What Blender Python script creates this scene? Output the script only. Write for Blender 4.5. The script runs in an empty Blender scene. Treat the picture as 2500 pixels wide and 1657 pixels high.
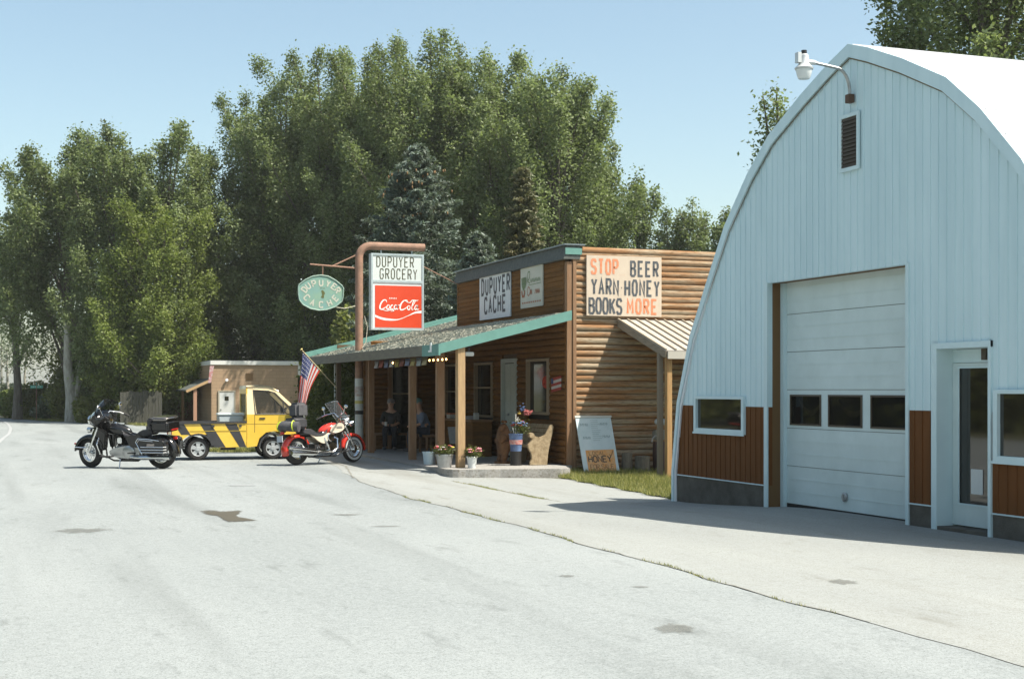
import bpy, bmesh, math, random
import numpy as np
from mathutils import Vector, Matrix
random.seed(7); np.random.seed(7)
sc = bpy.context.scene
PI = math.pi; R = math.radians

# ------------------------------------------------------------------ camera
# X: from the road towards the buildings, Y: along the road, away from the camera
cam_d = bpy.data.cameras.new("Camera"); cam = bpy.data.objects.new("Camera", cam_d)
sc.collection.objects.link(cam); sc.camera = cam
cam.location = (0, 0, 1.65)
cam.rotation_euler = (R(90), 0, R(-20.1))
cam_d.sensor_width = 36; cam_d.lens = 50.0; cam_d.shift_y = 0.049
cam_d.clip_start = 0.1; cam_d.clip_end = 8000
# ------------------------------------------------------------------ world, sun, exposure
SUN_EL, SUN_ROT = 58.2, 130.0
w = bpy.data.worlds.new("World"); sc.world = w; w.use_nodes = True
nt = w.node_tree; nt.nodes.clear()
sky = nt.nodes.new("ShaderNodeTexSky"); sky.sky_type = 'NISHITA'; sky.sun_disc = False
sky.sun_elevation = R(SUN_EL); sky.sun_rotation = R(SUN_ROT)
sky.altitude = 300; sky.air_density = 1.0; sky.dust_density = 2.3; sky.ozone_density = 0.7
bg = nt.nodes.new("ShaderNodeBackground"); bg.inputs[1].default_value = 0.13
wo = nt.nodes.new("ShaderNodeOutputWorld")
tn = nt.nodes.new("ShaderNodeMix"); tn.data_type = 'RGBA'; tn.blend_type = 'MULTIPLY'; tn.inputs["Factor"].default_value = 1
tn.inputs["B"].default_value = (.985, .985, .85, 1)
nt.links.new(sky.outputs[0], tn.inputs["A"]); nt.links.new(tn.outputs["Result"], bg.inputs[0]); nt.links.new(bg.outputs[0], wo.inputs[0])
sd = bpy.data.lights.new("Sun", 'SUN'); sd.energy = 5.0; sd.angle = R(0.53); sd.color = (1.0, 0.94, 0.84)
sun = bpy.data.objects.new("Sun", sd); sc.collection.objects.link(sun)
_ce = math.cos(R(SUN_EL))
sdir = Vector((math.sin(R(SUN_ROT))*_ce, math.cos(R(SUN_ROT))*_ce, math.sin(R(SUN_EL))))
sun.rotation_euler = (-sdir).to_track_quat('-Z', 'Y').to_euler(); sun.location = (10, -10, 30)
sc.view_settings.view_transform = 'Standard'; sc.view_settings.look = 'None'
sc.view_settings.exposure = 0.83; sc.view_settings.gamma = 1.0
sc.cycles.max_bounces = 8; sc.cycles.diffuse_bounces = 6; sc.cycles.transparent_max_bounces = 12

# ------------------------------------------------------------------ helpers
C = sc.collection
ORG = {}
def lin(c):
    return tuple(((v/255)/12.92 if v/255 <= .04045 else ((v/255+.055)/1.055)**2.4) for v in c)
def tag(o, label=None, cat=None, group=None, kind=None):
    if label: o['label'] = label
    if cat: o['category'] = cat
    if group: o['group'] = group
    if kind: o['kind'] = kind
    return o
def thing(name, label, cat, loc=(0, 0, 0), rz=0, group=None, local=False):
    o = bpy.data.objects.new(name, None); C.objects.link(o)
    o.location = loc; o.rotation_euler = (0, 0, rz); o.empty_display_size = .2
    ORG[o.name] = Vector((0, 0, 0)) if local else Vector(loc)
    return tag(o, label, cat, group)
def link_mesh(name, me, m, parent, smooth=False):
    if m is not None:
        me.materials.append(m)
    o = bpy.data.objects.new(name, me); C.objects.link(o)
    if parent is not None:
        o.parent = parent
        org = ORG.get(parent.name, Vector((0, 0, 0)))
        if org.length > 0: me.transform(Matrix.Translation(-org))
        ORG[o.name] = org * 1.0
    if smooth:
        me.shade_smooth()
    return o

class MB:
    """collects geometry; build() links it as one mesh object"""
    def __init__(s): s.v = []; s.f = []
    def quad(s, a, b, c, d):
        n = len(s.v); s.v += [tuple(a), tuple(b), tuple(c), tuple(d)]; s.f.append((n, n+1, n+2, n+3)); return s
    def poly(s, pts):
        n = len(s.v); s.v += [tuple(p) for p in pts]; s.f.append(tuple(range(n, n+len(pts)))); return s
    def hexa(s, p):
        n = len(s.v); s.v += [tuple(q) for q in p]
        for f in ((0, 3, 2, 1), (4, 5, 6, 7), (0, 1, 5, 4), (1, 2, 6, 5), (2, 3, 7, 6), (3, 0, 4, 7)):
            s.f.append(tuple(n+i for i in f))
        return s
    def box(s, x0, x1, y0, y1, z0, z1):
        return s.hexa([(x0, y0, z0), (x1, y0, z0), (x1, y1, z0), (x0, y1, z0), (x0, y0, z1), (x1, y0, z1), (x1, y1, z1), (x0, y1, z1)])
    def bar(s, a, b, w, h, up=(0, 0, 1)):
        a = Vector(a); b = Vector(b); d = (b-a).normalized(); u = Vector(up)
        if abs(d.dot(u)) > .99: u = Vector((1, 0, 0))
        r = d.cross(u).normalized(); u = r.cross(d).normalized(); r = r*w/2; u = u*h/2
        return s.hexa([a-r-u, a+r-u, b+r-u, b-r-u, a-r+u, a+r+u, b+r+u, b-r+u])
    def prism(s, pts, off):
        """extrude a closed 3-D polygon by the vector off"""
        off = Vector(off); n = len(s.v); k = len(pts)
        s.v += [tuple(p) for p in pts] + [tuple(Vector(p)+off) for p in pts]
        s.f.append(tuple(range(n+k-1, n-1, -1))); s.f.append(tuple(range(n+k, n+2*k)))
        for i in range(k):
            j = (i+1) % k; s.f.append((n+i, n+j, n+k+j, n+k+i))
        return s
    def tube(s, pts, r, seg=8, cap=True):
        pts = [Vector(p) for p in pts]; n0 = len(s.v); rings = []
        rs = r if isinstance(r, (list, tuple)) else [r]*len(pts)
        prev = None
        for i, p in enumerate(pts):
            t = (pts[min(i+1, len(pts)-1)] - pts[max(i-1, 0)])
            t = t.normalized() if t.length > 1e-9 else Vector((0, 0, 1))
            if prev is None:
                a = Vector((0, 0, 1)) if abs(t.z) < .9 else Vector((1, 0, 0))
                u = t.cross(a).normalized()
            else:
                u = (prev - t*prev.dot(t)).normalized()
            prev = u; v = t.cross(u)
            ring = []
            for k in range(seg):
                an = 2*PI*k/seg
                s.v.append(tuple(p + (u*math.cos(an)+v*math.sin(an))*rs[i])); ring.append(len(s.v)-1)
            rings.append(ring)
        for i in range(len(rings)-1):
            for k in range(seg):
                j = (k+1) % seg; s.f.append((rings[i][k], rings[i][j], rings[i+1][j], rings[i+1][k]))
        if cap:
            s.f.append(tuple(reversed(rings[0]))); s.f.append(tuple(rings[-1]))
        return s
    def lathe(s, c, prof, axis=(0, 0, 1), seg=20, closed=False):
        """prof: list of (radius, height along axis)"""
        c = Vector(c); ax = Vector(axis).normalized()
        a = Vector((1, 0, 0)) if abs(ax.x) < .9 else Vector((0, 1, 0))
        u = ax.cross(a).normalized(); v = ax.cross(u); rings = []
        for (r, h) in prof:
            ring = []
            for k in range(seg):
                an = 2*PI*k/seg; s.v.append(tuple(c + ax*h + (u*math.cos(an)+v*math.sin(an))*max(r, 1e-4))); ring.append(len(s.v)-1)
            rings.append(ring)
        m = len(rings)
        for i in range(m if closed else m-1):
            a_, b_ = rings[i], rings[(i+1) % m]
            for k in range(seg):
                j = (k+1) % seg; s.f.append((a_[k], a_[j], b_[j], b_[k]))
        if not closed:
            s.f.append(tuple(reversed(rings[0]))); s.f.append(tuple(rings[-1]))
        return s
    def torus(s, c, axis, R0, r, seg=28, ss=8, sx=1.0):
        prof = [(R0 + r*math.cos(2*PI*k/ss), r*sx*math.sin(2*PI*k/ss)) for k in range(ss)]
        return s.lathe(c, prof, axis, seg, closed=True)
    def ball(s, c, rx, ry=None, rz=None, nu=12, nv=8):
        ry = ry or rx; rz = rz or rx; n = len(s.v)
        for i in range(nv+1):
            th = PI*i/nv
            for k in range(nu):
                an = 2*PI*k/nu
                s.v.append((c[0]+rx*math.sin(th)*math.cos(an), c[1]+ry*math.sin(th)*math.sin(an), c[2]+rz*math.cos(th)))
        for i in range(nv):
            for k in range(nu):
                j = (k+1) % nu; s.f.append((n+i*nu+k, n+(i+1)*nu+k, n+(i+1)*nu+j, n+i*nu+j))
        return s
    def build(s, name, m=None, parent=None, smooth=False, bevel=0, seg=2, fix=True):
        me = bpy.data.meshes.new(name); me.from_pydata(s.v, [], s.f)
        if fix or bevel:
            bm = bmesh.new(); bm.from_mesh(me)
            bmesh.ops.remove_doubles(bm, verts=bm.verts, dist=1e-5)
            bmesh.ops.recalc_face_normals(bm, faces=bm.faces)
            if bevel:
                es = [e for e in bm.edges if len(e.link_faces) == 2 and e.calc_face_angle(0) > R(35)]
                bmesh.ops.bevel(bm, geom=es, offset=bevel, segments=seg, affect='EDGES', clamp_overlap=True)
            bm.to_mesh(me); bm.free()
        me.update()
        o = link_mesh(name, me, m, parent)
        if smooth:
            try:
                me.shade_smooth(); me.set_sharp_from_angle(angle=R(38))
            except Exception: pass
        return o

# ---- materials
def nodes(name):
    m = bpy.data.materials.new(name); m.use_nodes = True
    t = m.node_tree; b = t.nodes["Principled BSDF"]
    return m, t, b
def mat(name, col, rough=.6, metal=0, col2=None, scale=8, stretch=(1, 1, 1), bump=0, bscale=None, detail=6, spec=.5, emit=None, estr=0, lo=.35, hi=.65, coat=0):
    m, t, b = nodes(name); L = t.links
    b.inputs["Roughness"].default_value = rough; b.inputs["Metallic"].default_value = metal
    b.inputs["Specular IOR Level"].default_value = spec
    b.inputs["Base Color"].default_value = (*col, 1)
    if coat: b.inputs["Coat Weight"].default_value = coat; b.inputs["Coat Roughness"].default_value = .05
    if emit:
        b.inputs["Emission Color"].default_value = (*emit, 1); b.inputs["Emission Strength"].default_value = estr
    if col2 or bump:
        tc = t.nodes.new("ShaderNodeTexCoord"); mp = t.nodes.new("ShaderNodeMapping")
        mp.inputs["Scale"].default_value = stretch; L.new(tc.outputs["Object"], mp.inputs[0])
    if col2:
        n = t.nodes.new("ShaderNodeTexNoise"); n.inputs["Scale"].default_value = scale; n.inputs["Detail"].default_value = detail
        n.inputs["Roughness"].default_value = .65
        L.new(mp.outputs[0], n.inputs["Vector"])
        r = t.nodes.new("ShaderNodeMapRange"); r.inputs[1].default_value = lo; r.inputs[2].default_value = hi
        L.new(n.outputs["Fac"], r.inputs[0])
        x = t.nodes.new("ShaderNodeMix"); x.data_type = 'RGBA'
        x.inputs["A"].default_value = (*col, 1); x.inputs["B"].default_value = (*col2, 1)
        L.new(r.outputs[0], x.inputs["Factor"]); L.new(x.outputs["Result"], b.inputs["Base Color"])
    if bump:
        n2 = t.nodes.new("ShaderNodeTexNoise"); n2.inputs["Scale"].default_value = bscale or scale*4; n2.inputs["Detail"].default_value = 5
        L.new(mp.outputs[0], n2.inputs["Vector"])
        bp = t.nodes.new("ShaderNodeBump"); bp.inputs["Strength"].default_value = bump; bp.inputs["Distance"].default_value = .02
        L.new(n2.outputs["Fac"], bp.inputs["Height"]); L.new(bp.outputs[0], b.inputs["Normal"])
    return m
def ground_mat(name, c1, c2, c3, big=.12, fine=60, rough=.9, streak=0.0):
    """two scales of mottling plus dark flecks"""
    m, t, b = nodes(name); L = t.links; N = t.nodes.new
    b.inputs["Roughness"].default_value = rough; b.inputs["Specular IOR Level"].default_value = .25
    tc = N("ShaderNodeTexCoord")
    def noise(s, d=6, vec=None, r=.6):
        n = N("ShaderNodeTexNoise"); n.inputs["Scale"].default_value = s; n.inputs["Detail"].default_value = d; n.inputs["Roughness"].default_value = r
        L.new(vec or tc.outputs["Object"], n.inputs["Vector"]); return n.outputs["Fac"]
    def rng(f, a, c):
        r = N("ShaderNodeMapRange"); r.inputs[1].default_value = a; r.inputs[2].default_value = c; L.new(f, r.inputs[0]); return r.outputs[0]
    def mix(f, A, B):
        x = N("ShaderNodeMix"); x.data_type = 'RGBA'; L.new(f, x.inputs["Factor"])
        for k, v in (("A", A), ("B", B)):
            if isinstance(v, tuple): x.inputs[k].default_value = (*v, 1)
            else: L.new(v, x.inputs[k])
        return x.outputs["Result"]
    mp = N("ShaderNodeMapping"); mp.inputs["Scale"].default_value = (1, .28, 1); L.new(tc.outputs["Object"], mp.inputs[0])
    a = mix(rng(noise(big*4, 7, mp.outputs[0]), .38, .66), c1, c2)
    s1 = N("ShaderNodeMath"); s1.operation = 'MULTIPLY'; s1.inputs[1].default_value = .8; L.new(rng(noise(fine, 3, None, .95), .50, .60), s1.inputs[0])
    a = mix(s1.outputs[0], a, c3)
    s0 = N("ShaderNodeMath"); s0.operation = 'MULTIPLY'; s0.inputs[1].default_value = .8; L.new(rng(noise(fine*.3, 5, None, .95), .48, .60), s0.inputs[0])
    a = mix(s0.outputs[0], a, c2)
    s3 = N("ShaderNodeMath"); s3.operation = 'MULTIPLY'; s3.inputs[1].default_value = .55
    L.new(rng(noise(2.6, 8, mp.outputs[0], .75), .56, .72), s3.inputs[0])
    a = mix(s3.outputs[0], a, c3)
    s4 = N("ShaderNodeMath"); s4.operation = 'MULTIPLY'; s4.inputs[1].default_value = .5
    L.new(rng(noise(9, 6, None, .8), .52, .75), s4.inputs[0]); a = mix(s4.outputs[0], a, c3)
    mp3 = N("ShaderNodeMapping"); mp3.inputs["Scale"].default_value = (1, .06, 1); mp3.inputs["Rotation"].default_value = (0, 0, R(6)); L.new(tc.outputs["Object"], mp3.inputs[0])
    s5 = N("ShaderNodeMath"); s5.operation = 'MULTIPLY'; s5.inputs[1].default_value = .32
    L.new(rng(noise(.9, 4, mp3.outputs[0], .5), .52, .68), s5.inputs[0]); a = mix(s5.outputs[0], a, c3)
    L.new(a, b.inputs["Base Color"])
    bp = N("ShaderNodeBump"); bp.inputs["Strength"].default_value = .5; bp.inputs["Distance"].default_value = .008
    L.new(noise(fine*1.4, 4), bp.inputs["Height"]); L.new(bp.outputs[0], b.inputs["Normal"])
    return m
def leaf_mat(name, ca, cb, cc, trans=.22, rough=.55):
    m = bpy.data.materials.new(name); m.use_nodes = True; t = m.node_tree; L = t.links; N = t.nodes.new
    b = t.nodes["Principled BSDF"]; out = t.nodes["Material Output"]
    at = N("ShaderNodeAttribute"); at.attribute_name = "tint"
    cr = N("ShaderNodeValToRGB"); e = cr.color_ramp.elements
    e[0].position = 0; e[0].color = (*ca, 1); e[1].position = 1; e[1].color = (*cc, 1)
    k = cr.color_ramp.elements.new(.5); k.color = (*cb, 1)
    L.new(at.outputs["Fac"], cr.inputs[0]); L.new(cr.outputs[0], b.inputs["Base Color"])
    b.inputs["Roughness"].default_value = rough; b.inputs["Specular IOR Level"].default_value = .35
    tr = N("ShaderNodeBsdfTranslucent"); g2 = N("ShaderNodeMix"); g2.data_type = 'RGBA'; g2.blend_type = 'MULTIPLY'; g2.inputs["Factor"].default_value = 1; g2.inputs["B"].default_value = (1.6, 1.7, 1.1, 1); g2.clamp_result = True
    L.new(cr.outputs[0], g2.inputs["A"]); L.new(g2.outputs["Result"], tr.inputs[0])
    mx = N("ShaderNodeMixShader"); mx.inputs[0].default_value = trans
    L.new(b.outputs[0], mx.inputs[1]); L.new(tr.outputs[0], mx.inputs[2]); L.new(mx.outputs[0], out.inputs[0])
    return m
def stain_mat(name, c1, c2, amount=.8):
    m, t, b = nodes(name); L = t.links; N = t.nodes.new; out = t.nodes["Material Output"]
    b.inputs["Roughness"].default_value = .75; b.inputs["Specular IOR Level"].default_value = .2
    tc = N("ShaderNodeTexCoord"); n = N("ShaderNodeTexNoise"); n.inputs["Scale"].default_value = 7; n.inputs["Detail"].default_value = 8; n.inputs["Roughness"].default_value = .7; L.new(tc.outputs["Object"], n.inputs["Vector"])
    x = N("ShaderNodeMix"); x.data_type = 'RGBA'; x.inputs["A"].default_value = (*c1, 1); x.inputs["B"].default_value = (*c2, 1); L.new(n.outputs["Fac"], x.inputs["Factor"]); L.new(x.outputs["Result"], b.inputs["Base Color"])
    at_ = N("ShaderNodeAttribute"); at_.attribute_name = "fade"
    ad = N("ShaderNodeMath"); ad.operation = 'MULTIPLY_ADD'; ad.inputs[1].default_value = 1.6; ad.inputs[2].default_value = -.8; L.new(n.outputs["Fac"], ad.inputs[0])
    s = N("ShaderNodeMath"); s.operation = 'ADD'; L.new(ad.outputs[0], s.inputs[0]); L.new(at_.outputs["Fac"], s.inputs[1])
    r = N("ShaderNodeMapRange"); r.inputs[1].default_value = .25; r.inputs[2].default_value = .55; r.inputs[4].default_value = amount; L.new(s.outputs[0], r.inputs[0])
    tr = N("ShaderNodeBsdfTransparent"); mx = N("ShaderNodeMixShader"); L.new(r.outputs[0], mx.inputs[0]); L.new(tr.outputs[0], mx.inputs[1]); L.new(b.outputs[0], mx.inputs[2]); L.new(mx.outputs[0], out.inputs[0])
    return m
def glass_mat(name, tint=(.5, .55, .55), alpha=.55, rough=.03):
    m = bpy.data.materials.new(name); m.use_nodes = True; t = m.node_tree; L = t.links; N = t.nodes.new
    out = t.nodes["Material Output"]; b = t.nodes["Principled BSDF"]
    b.inputs["Base Color"].default_value = (.02, .02, .02, 1); b.inputs["Roughness"].default_value = rough
    tr = N("ShaderNodeBsdfTransparent"); tr.inputs[0].default_value = (*tint, 1)
    mx = N("ShaderNodeMixShader"); mx.inputs[0].default_value = alpha
    L.new(b.outputs[0], mx.inputs[1]); L.new(tr.outputs[0], mx.inputs[2]); L.new(mx.outputs[0], out.inputs[0])
    return m

def at(xv, Z):
    """world X, Y of a point seen at picture column xv (0..2366) at depth Z"""
    u = (xv-1183)/3286
    return (Z*(.3437+.9391*u), Z*(.9391-.3437*u))
def sst(x, a, b):
    t = min(max((x-a)/(b-a), 0), 1); return t*t*(3-2*t)
def g(x, y):
    """ground height"""
    z = -.05*sst(y, 16, 24)
    z -= .14*sst(x, 6.5, 9)*sst(y, 16.5, 21)*(1-sst(y, 27.5, 30))
    z -= .40*sst(y, 40, 78)
    return z
# ------------------------------------------------------------------ materials
M = {}
M['road'] = ground_mat("asphalt", (.24, .262, .26), (.30, .322, .317), (.10, .11, .105), big=.1, fine=55)
M['court'] = ground_mat("pale_paving", (.315, .33, .315), (.275, .29, .28), (.15, .145, .12), big=.16, fine=70)
M['slab'] = ground_mat("concrete", (.36, .355, .335), (.29, .28, .255), (.15, .13, .10), big=.5, fine=22)
M['earth'] = ground_mat("earth", (.075, .085, .035), (.12, .11, .06), (.05, .06, .03), big=.3, fine=12)
M['stain'] = stain_mat("oil_stain", (.11, .10, .075), (.08, .07, .05), .82)
M['scuff'] = stain_mat("tar_patch", (.14, .14, .12), (.16, .16, .14), .42)
M['paint'] = mat("road_paint", (.36, .37, .37), .7, col2=(.28, .29, .29), scale=6)
M['pale'] = stain_mat("worn_paint", (.33, .34, .34), (.28, .3, .3), .6)

def xpts(tbl, y):
    for (a, xa), (b, xb) in zip(tbl, tbl[1:]):
        if a <= y <= b: return xa + (xb-xa)*(y-a)/(b-a)
    return tbl[-1][1] if y > tbl[-1][0] else tbl[0][1]
SEAM = [(-20, 5.8), (8, 5.8), (21, 6.1), (26, 6.43), (34, 7.6), (44, 9.6)]
EDGE = [(-20, 10.9), (20.8, 10.9), (21.2, 10.95), (27.4, 11.2), (28, 9.3), (38, 9.3), (38.5, 9.72), (44, 9.75), (50, 10.2), (60, 11.0),
        (72, 11), (80, 9.6), (83, 8.6), (95.8, 6.1), (99, 3.5), (114, .6), (150, -14)]
def strip_sheet(name, ys, fl, fr, m, lift, step=.5, jag=0):
    mb = MB(); rows = []; rnd = random.Random(3)
    n = max(2, int(max(fr(y)-fl(y) for y in ys)/step))
    for y in ys:
        a, b = fl(y), fr(y); row = []
        for i in range(n+1):
            x = a+(b-a)*i/n
            mb.v.append((x, y, g(x, y)+lift)); row.append(len(mb.v)-1)
        rows.append(row)
    for r0, r1 in zip(rows, rows[1:]):
        for i in range(n): mb.f.append((r0[i], r0[i+1], r1[i+1], r1[i]))
    return mb.build(name, m, None, smooth=True, fix=False)
ysn = [-20+.5*i for i in range(129)]; ysf = [44+1.0*i for i in range(1, 107)]
def wob(y, a=.03): return a*math.sin(y*1.7)+a*.7*math.sin(y*4.3+1)
road = strip_sheet("road", ysn+ysf, lambda y: -11 if y < 90 else -11-(y-90)*.6, lambda y: (xpts(SEAM, y)+wob(y)) if y <= 44 else xpts(EDGE, y), M['road'], 0)
tag(road, kind='structure')
court = strip_sheet("pavement", [y for y in ysn if y <= 43.5]+[43.9], lambda y: xpts(SEAM, y)+wob(y), lambda y: max(xpts(EDGE, y), xpts(SEAM, y)+.05), M['court'], .004)
tag(court, kind='structure')
# the ground sheet dips a little under the paving and reaches the horizon
gx = [-2000, -1000, -500, -200, -100, -60, -40]+[-30+1.0*i for i in range(71)]+[50, 70, 100, 200, 500, 1000, 2000]
gy = [-2000, -1000, -300, -100, -50, -30]+[-22+1.0*i for i in range(182)]+[180, 220, 300, 500, 900, 2000]
mb = MB()
for y in gy:
    for x in gx:
        z = g(x, y)
        if -11 < x < (xpts(EDGE, y)-.25 if -20 <= y <= 150 else -99): z -= .12
        else: z += .02 if y > 60 else -.015
        mb.v.append((x, y, z))
nx = len(gx)
for j in range(len(gy)-1):
    for i in range(nx-1): mb.f.append((j*nx+i, j*nx+i+1, (j+1)*nx+i+1, (j+1)*nx+i))
tag(mb.build("ground", M['earth'], None, smooth=True, fix=False), kind='structure')

def blot(name, cx, cy, rx, ry, m, ang=0, n=26, seed=1, rough=.22, shape=None):
    rnd = random.Random(seed); mb = MB(); pts = []
    if shape: pts = [(x, y, g(x, y)+.009) for x, y in shape]
    else:
        for k in range(n):
            a = 2*PI*k/n; r = 1+rnd.uniform(-rough, rough)
            px, py = rx*r*math.cos(a), ry*r*math.sin(a)
            x = cx+px*math.cos(ang)-py*math.sin(ang); y = cy+px*math.sin(ang)+py*math.cos(ang)
            pts.append((x, y, g(x, y)+.009))
    cx = sum(p[0] for p in pts)/len(pts); cy = sum(p[1] for p in pts)/len(pts); n = len(pts); kk = 1.25 if not shape else 1.12
    mb.v = [(cx, cy, g(cx, cy)+.007)]+[(cx+(x-cx)*.7, cy+(y-cy)*.7, z-.002) for x, y, z in pts]+[(cx+(x-cx)*kk, cy+(y-cy)*kk, z-.003) for x, y, z in pts]
    for i in range(n):
        j = (i+1) % n; mb.f.append((0, 1+i, 1+j)); mb.f.append((1+i, 1+n+i, 1+n+j, 1+j))
    o = mb.build(name, m, None, fix=False); at_ = o.data.attributes.new("fade", 'FLOAT', 'POINT'); at_.data.foreach_set("value", [1.0]+[.7 if shape else .6]*n+[0.0]*n)
    tag(o, kind='structure'); return o
def GP(xv, yv, zg=None):
    """ground point seen at picture position xv, yv"""
    z = 0
    for _ in range(6):
        Z = (1.65-z)*3286/(yv-900); x, y = at(xv, Z); z = g(x, y)
    return x, y
oil = [(457, 1180), (480, 1178), (520, 1180), (555, 1178), (560, 1182), (549, 1190), (553, 1196), (580, 1199), (597, 1203), (575, 1206), (549, 1206), (530, 1208), (517, 1203), (508, 1196), (498, 1191), (480, 1190), (468, 1186)]
blot("road_stain", 0, 0, 0, 0, M['stain'], shape=[GP(*p) for p in oil])
for k, (xv, yv, rx, ry) in enumerate([(185, 1226, .33, .1), (800, 1189, .2, .04), (1560, 1452, .16, .07),
        (1945, 1345, .14, .06), (1310, 1331, .08, .025), (1480, 1356, .07, .02), (890, 1216, .2, .03)]):
    x, y = GP(xv, yv); blot("road_stain", x, y, rx, ry*3, M['scuff'], seed=k+5, ang=R(-20))
for k, (xv, yv, rx, ry) in enumerate([(558, 1122, .28, .16)]):
    x, y = GP(xv, yv); blot("road_marking", x, y, rx, ry, M['pale'], seed=k+30, ang=R(-20 if k == 0 else -35), rough=.2)
ml = MB(); cl = [(.05, 42), (.2, 50), (.45, 60), (.8, 72), (.98, 82), (.95, 92), (.75, 102), (.3, 114)]
for (x0, y0), (x1, y1) in zip(cl, cl[1:]):
    for k in range(6):
        a0 = k/6; a1 = (k+1)/6
        xa, ya, xb, yb = x0+(x1-x0)*a0, y0+(y1-y0)*a0, x0+(x1-x0)*a1, y0+(y1-y0)*a1
        ml.quad((xa-.07, ya, g(xa, ya)+.008), (xa+.07, ya, g(xa, ya)+.008), (xb+.07, yb, g(xb, yb)+.008), (xb-.07, yb, g(xb, yb)+.008))
tag(ml.build("road_line", M['paint'], None, fix=False), kind='structure')

# ------------------------------------------------------------------ grass and weeds
M['grass'] = leaf_mat("grass_blades", (.10, .12, .035), (.19, .20, .06), (.38, .34, .14), .35)
def tufts(name, pts, h, wdt, m):
    n = len(pts); P = np.array(pts); a = np.random.rand(n)*2*PI; hh = h*(.5+np.random.rand(n)); ln = (np.random.randn(n, 2))*h*.45
    V = np.zeros((n, 3, 3)); dx = np.cos(a)*wdt; dy = np.sin(a)*wdt
    V[:, 0] = P; V[:, 0, 0] -= dx; V[:, 0, 1] -= dy
    V[:, 1] = P; V[:, 1, 0] += dx; V[:, 1, 1] += dy
    V[:, 2] = P; V[:, 2, 0] += ln[:, 0]; V[:, 2, 1] += ln[:, 1]; V[:, 2, 2] += hh
    me = bpy.data.meshes.new(name); me.vertices.add(n*3); me.vertices.foreach_set("co", V.reshape(-1))
    me.loops.add(n*3); me.loops.foreach_set("vertex_index", np.arange(n*3, dtype=np.int32))
    me.polygons.add(n); me.polygons.foreach_set("loop_start", np.arange(n, dtype=np.int32)*3); me.polygons.foreach_set("loop_total", np.full(n, 3, np.int32))
    t = me.attributes.new("tint", 'FLOAT', 'POINT'); t.data.foreach_set("value", np.repeat(np.clip(.5+.28*np.random.randn(n), 0, 1), 3).astype(np.float32))
    me.update(calc_edges=True); me.validate()
    return link_mesh(name, me, m, None)
mb = MB(); gpl = [(-.0, 0)]
grass_poly = [(10.75, 21.2), (10.86, 21.9), (10.95, 23.4), (11.0, 25), (11.1, 26.4), (11.15, 27.35), (12.1, 27.6), (12.1, 28.72), (22, 28.72), (22, 21.2)]
ys = [21.2+.25*i for i in range(31)]
def gl(y): return xpts([(21.2, 10.6), (22, 10.7), (23.4, 10.86), (25, 10.96), (27.35, 11.12), (28.8, 11.9)], y)+.05*math.sin(y*5)
vs = strip_sheet("lawn", ys, gl, lambda y: 22, M['earth'], .03, step=.3); tag(vs, kind='structure')
pts = []
for _ in range(26000):
    y = random.uniform(21.2, 28.65); x = gl(y)-.06+abs(random.gauss(0, 1.8))
    if x < 22: pts.append((x, y, g(x, y)+.02))
tag(tufts("grass", pts, .085, .006, M['grass']), 'short dry green grass beside the pale shed wall', 'grass', kind='stuff')
pts = []
for _ in range(1500):
    t = random.random(); y = 22+5*t; x = 8.66+random.gauss(0, .03)+.03*math.sin(y*3); 
    if math.sin(y*2.3)+random.random() > -.1: pts.append((x, y, g(x, y)+.004))
for _ in range(1500):
    y = random.uniform(9, 22); x = xpts(SEAM, y)+wob(y)+random.gauss(0, .012)
    if math.sin(y*2.1+2)+math.sin(y*5.3)+random.random()*1.2 > .7: pts.append((x, y, g(x, y)+.004))
tag(tufts("weeds", pts, .022, .004, M['grass']), 'thin line of weeds growing in the cracks of the paving', 'weeds', kind='stuff')
pts = []
for _ in range(2500):
    a = random.random()*2*PI; r = math.sqrt(random.random()); x, y = GP(560, 1042); x += 1.0*r*math.cos(a); y += .8*r*math.sin(a); pts.append((x, y, g(x, y)+.003))
for _ in range(16000):
    y = random.uniform(78, 112); x = xpts(EDGE, y)+abs(random.gauss(0, 2.5))+.1; pts.append((x, y, g(x, y)+.02))
tag(tufts("verge_grass", pts, .11, .012, M['grass']), 'ragged green grass along the far edge of the road', 'grass', kind='stuff')
# crack lines in the paving
M['crack'] = mat("crack_dirt", (.16, .15, .12), .95, col2=(.22, .215, .19), scale=20)
def crack(pts, w0):
    mb = MB(); rnd = random.Random(4); prev = None
    for (x0, y0), (x1, y1) in zip(pts, pts[1:]):
        n = max(2, int(math.hypot(x1-x0, y1-y0)/.18))
        for k in range(n):
            t = k/n; x = x0+(x1-x0)*t+rnd.gauss(0, .012); y = y0+(y1-y0)*t
            ww = w0*rnd.uniform(.3, 1.3)
            d = Vector((x1-x0, y1-y0)).normalized(); q = (x-d.y*ww, y+d.x*ww, x+d.y*ww, y-d.x*ww)
            if prev: mb.quad((prev[0], prev[1], g(prev[0], prev[1])+.0085), (prev[2], prev[3], g(prev[2], prev[3])+.0085), (q[2], q[3], g(q[2], q[3])+.0085), (q[0], q[1], g(q[0], q[1])+.0085))
            prev = q
    tag(mb.build("paving_crack", M['crack'], None, fix=False), kind='structure')
crack([(xpts(SEAM, y)+wob(y), y) for y in [8.6+.5*i for i in range(37)]], .006)
crack([(8.66, 27.2), (8.66, 21.2)], .03)
crack([(8.6, 21.2), (9.6, 20.6), (10.4, 20.9)], .012)
crack([(7.0, 29), (8.0, 28.4), (8.8, 28.1)], .015)
crack([(7.6, 34), (7.4, 31), (6.9, 28.5), (6.5, 26.6)], .02)

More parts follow.
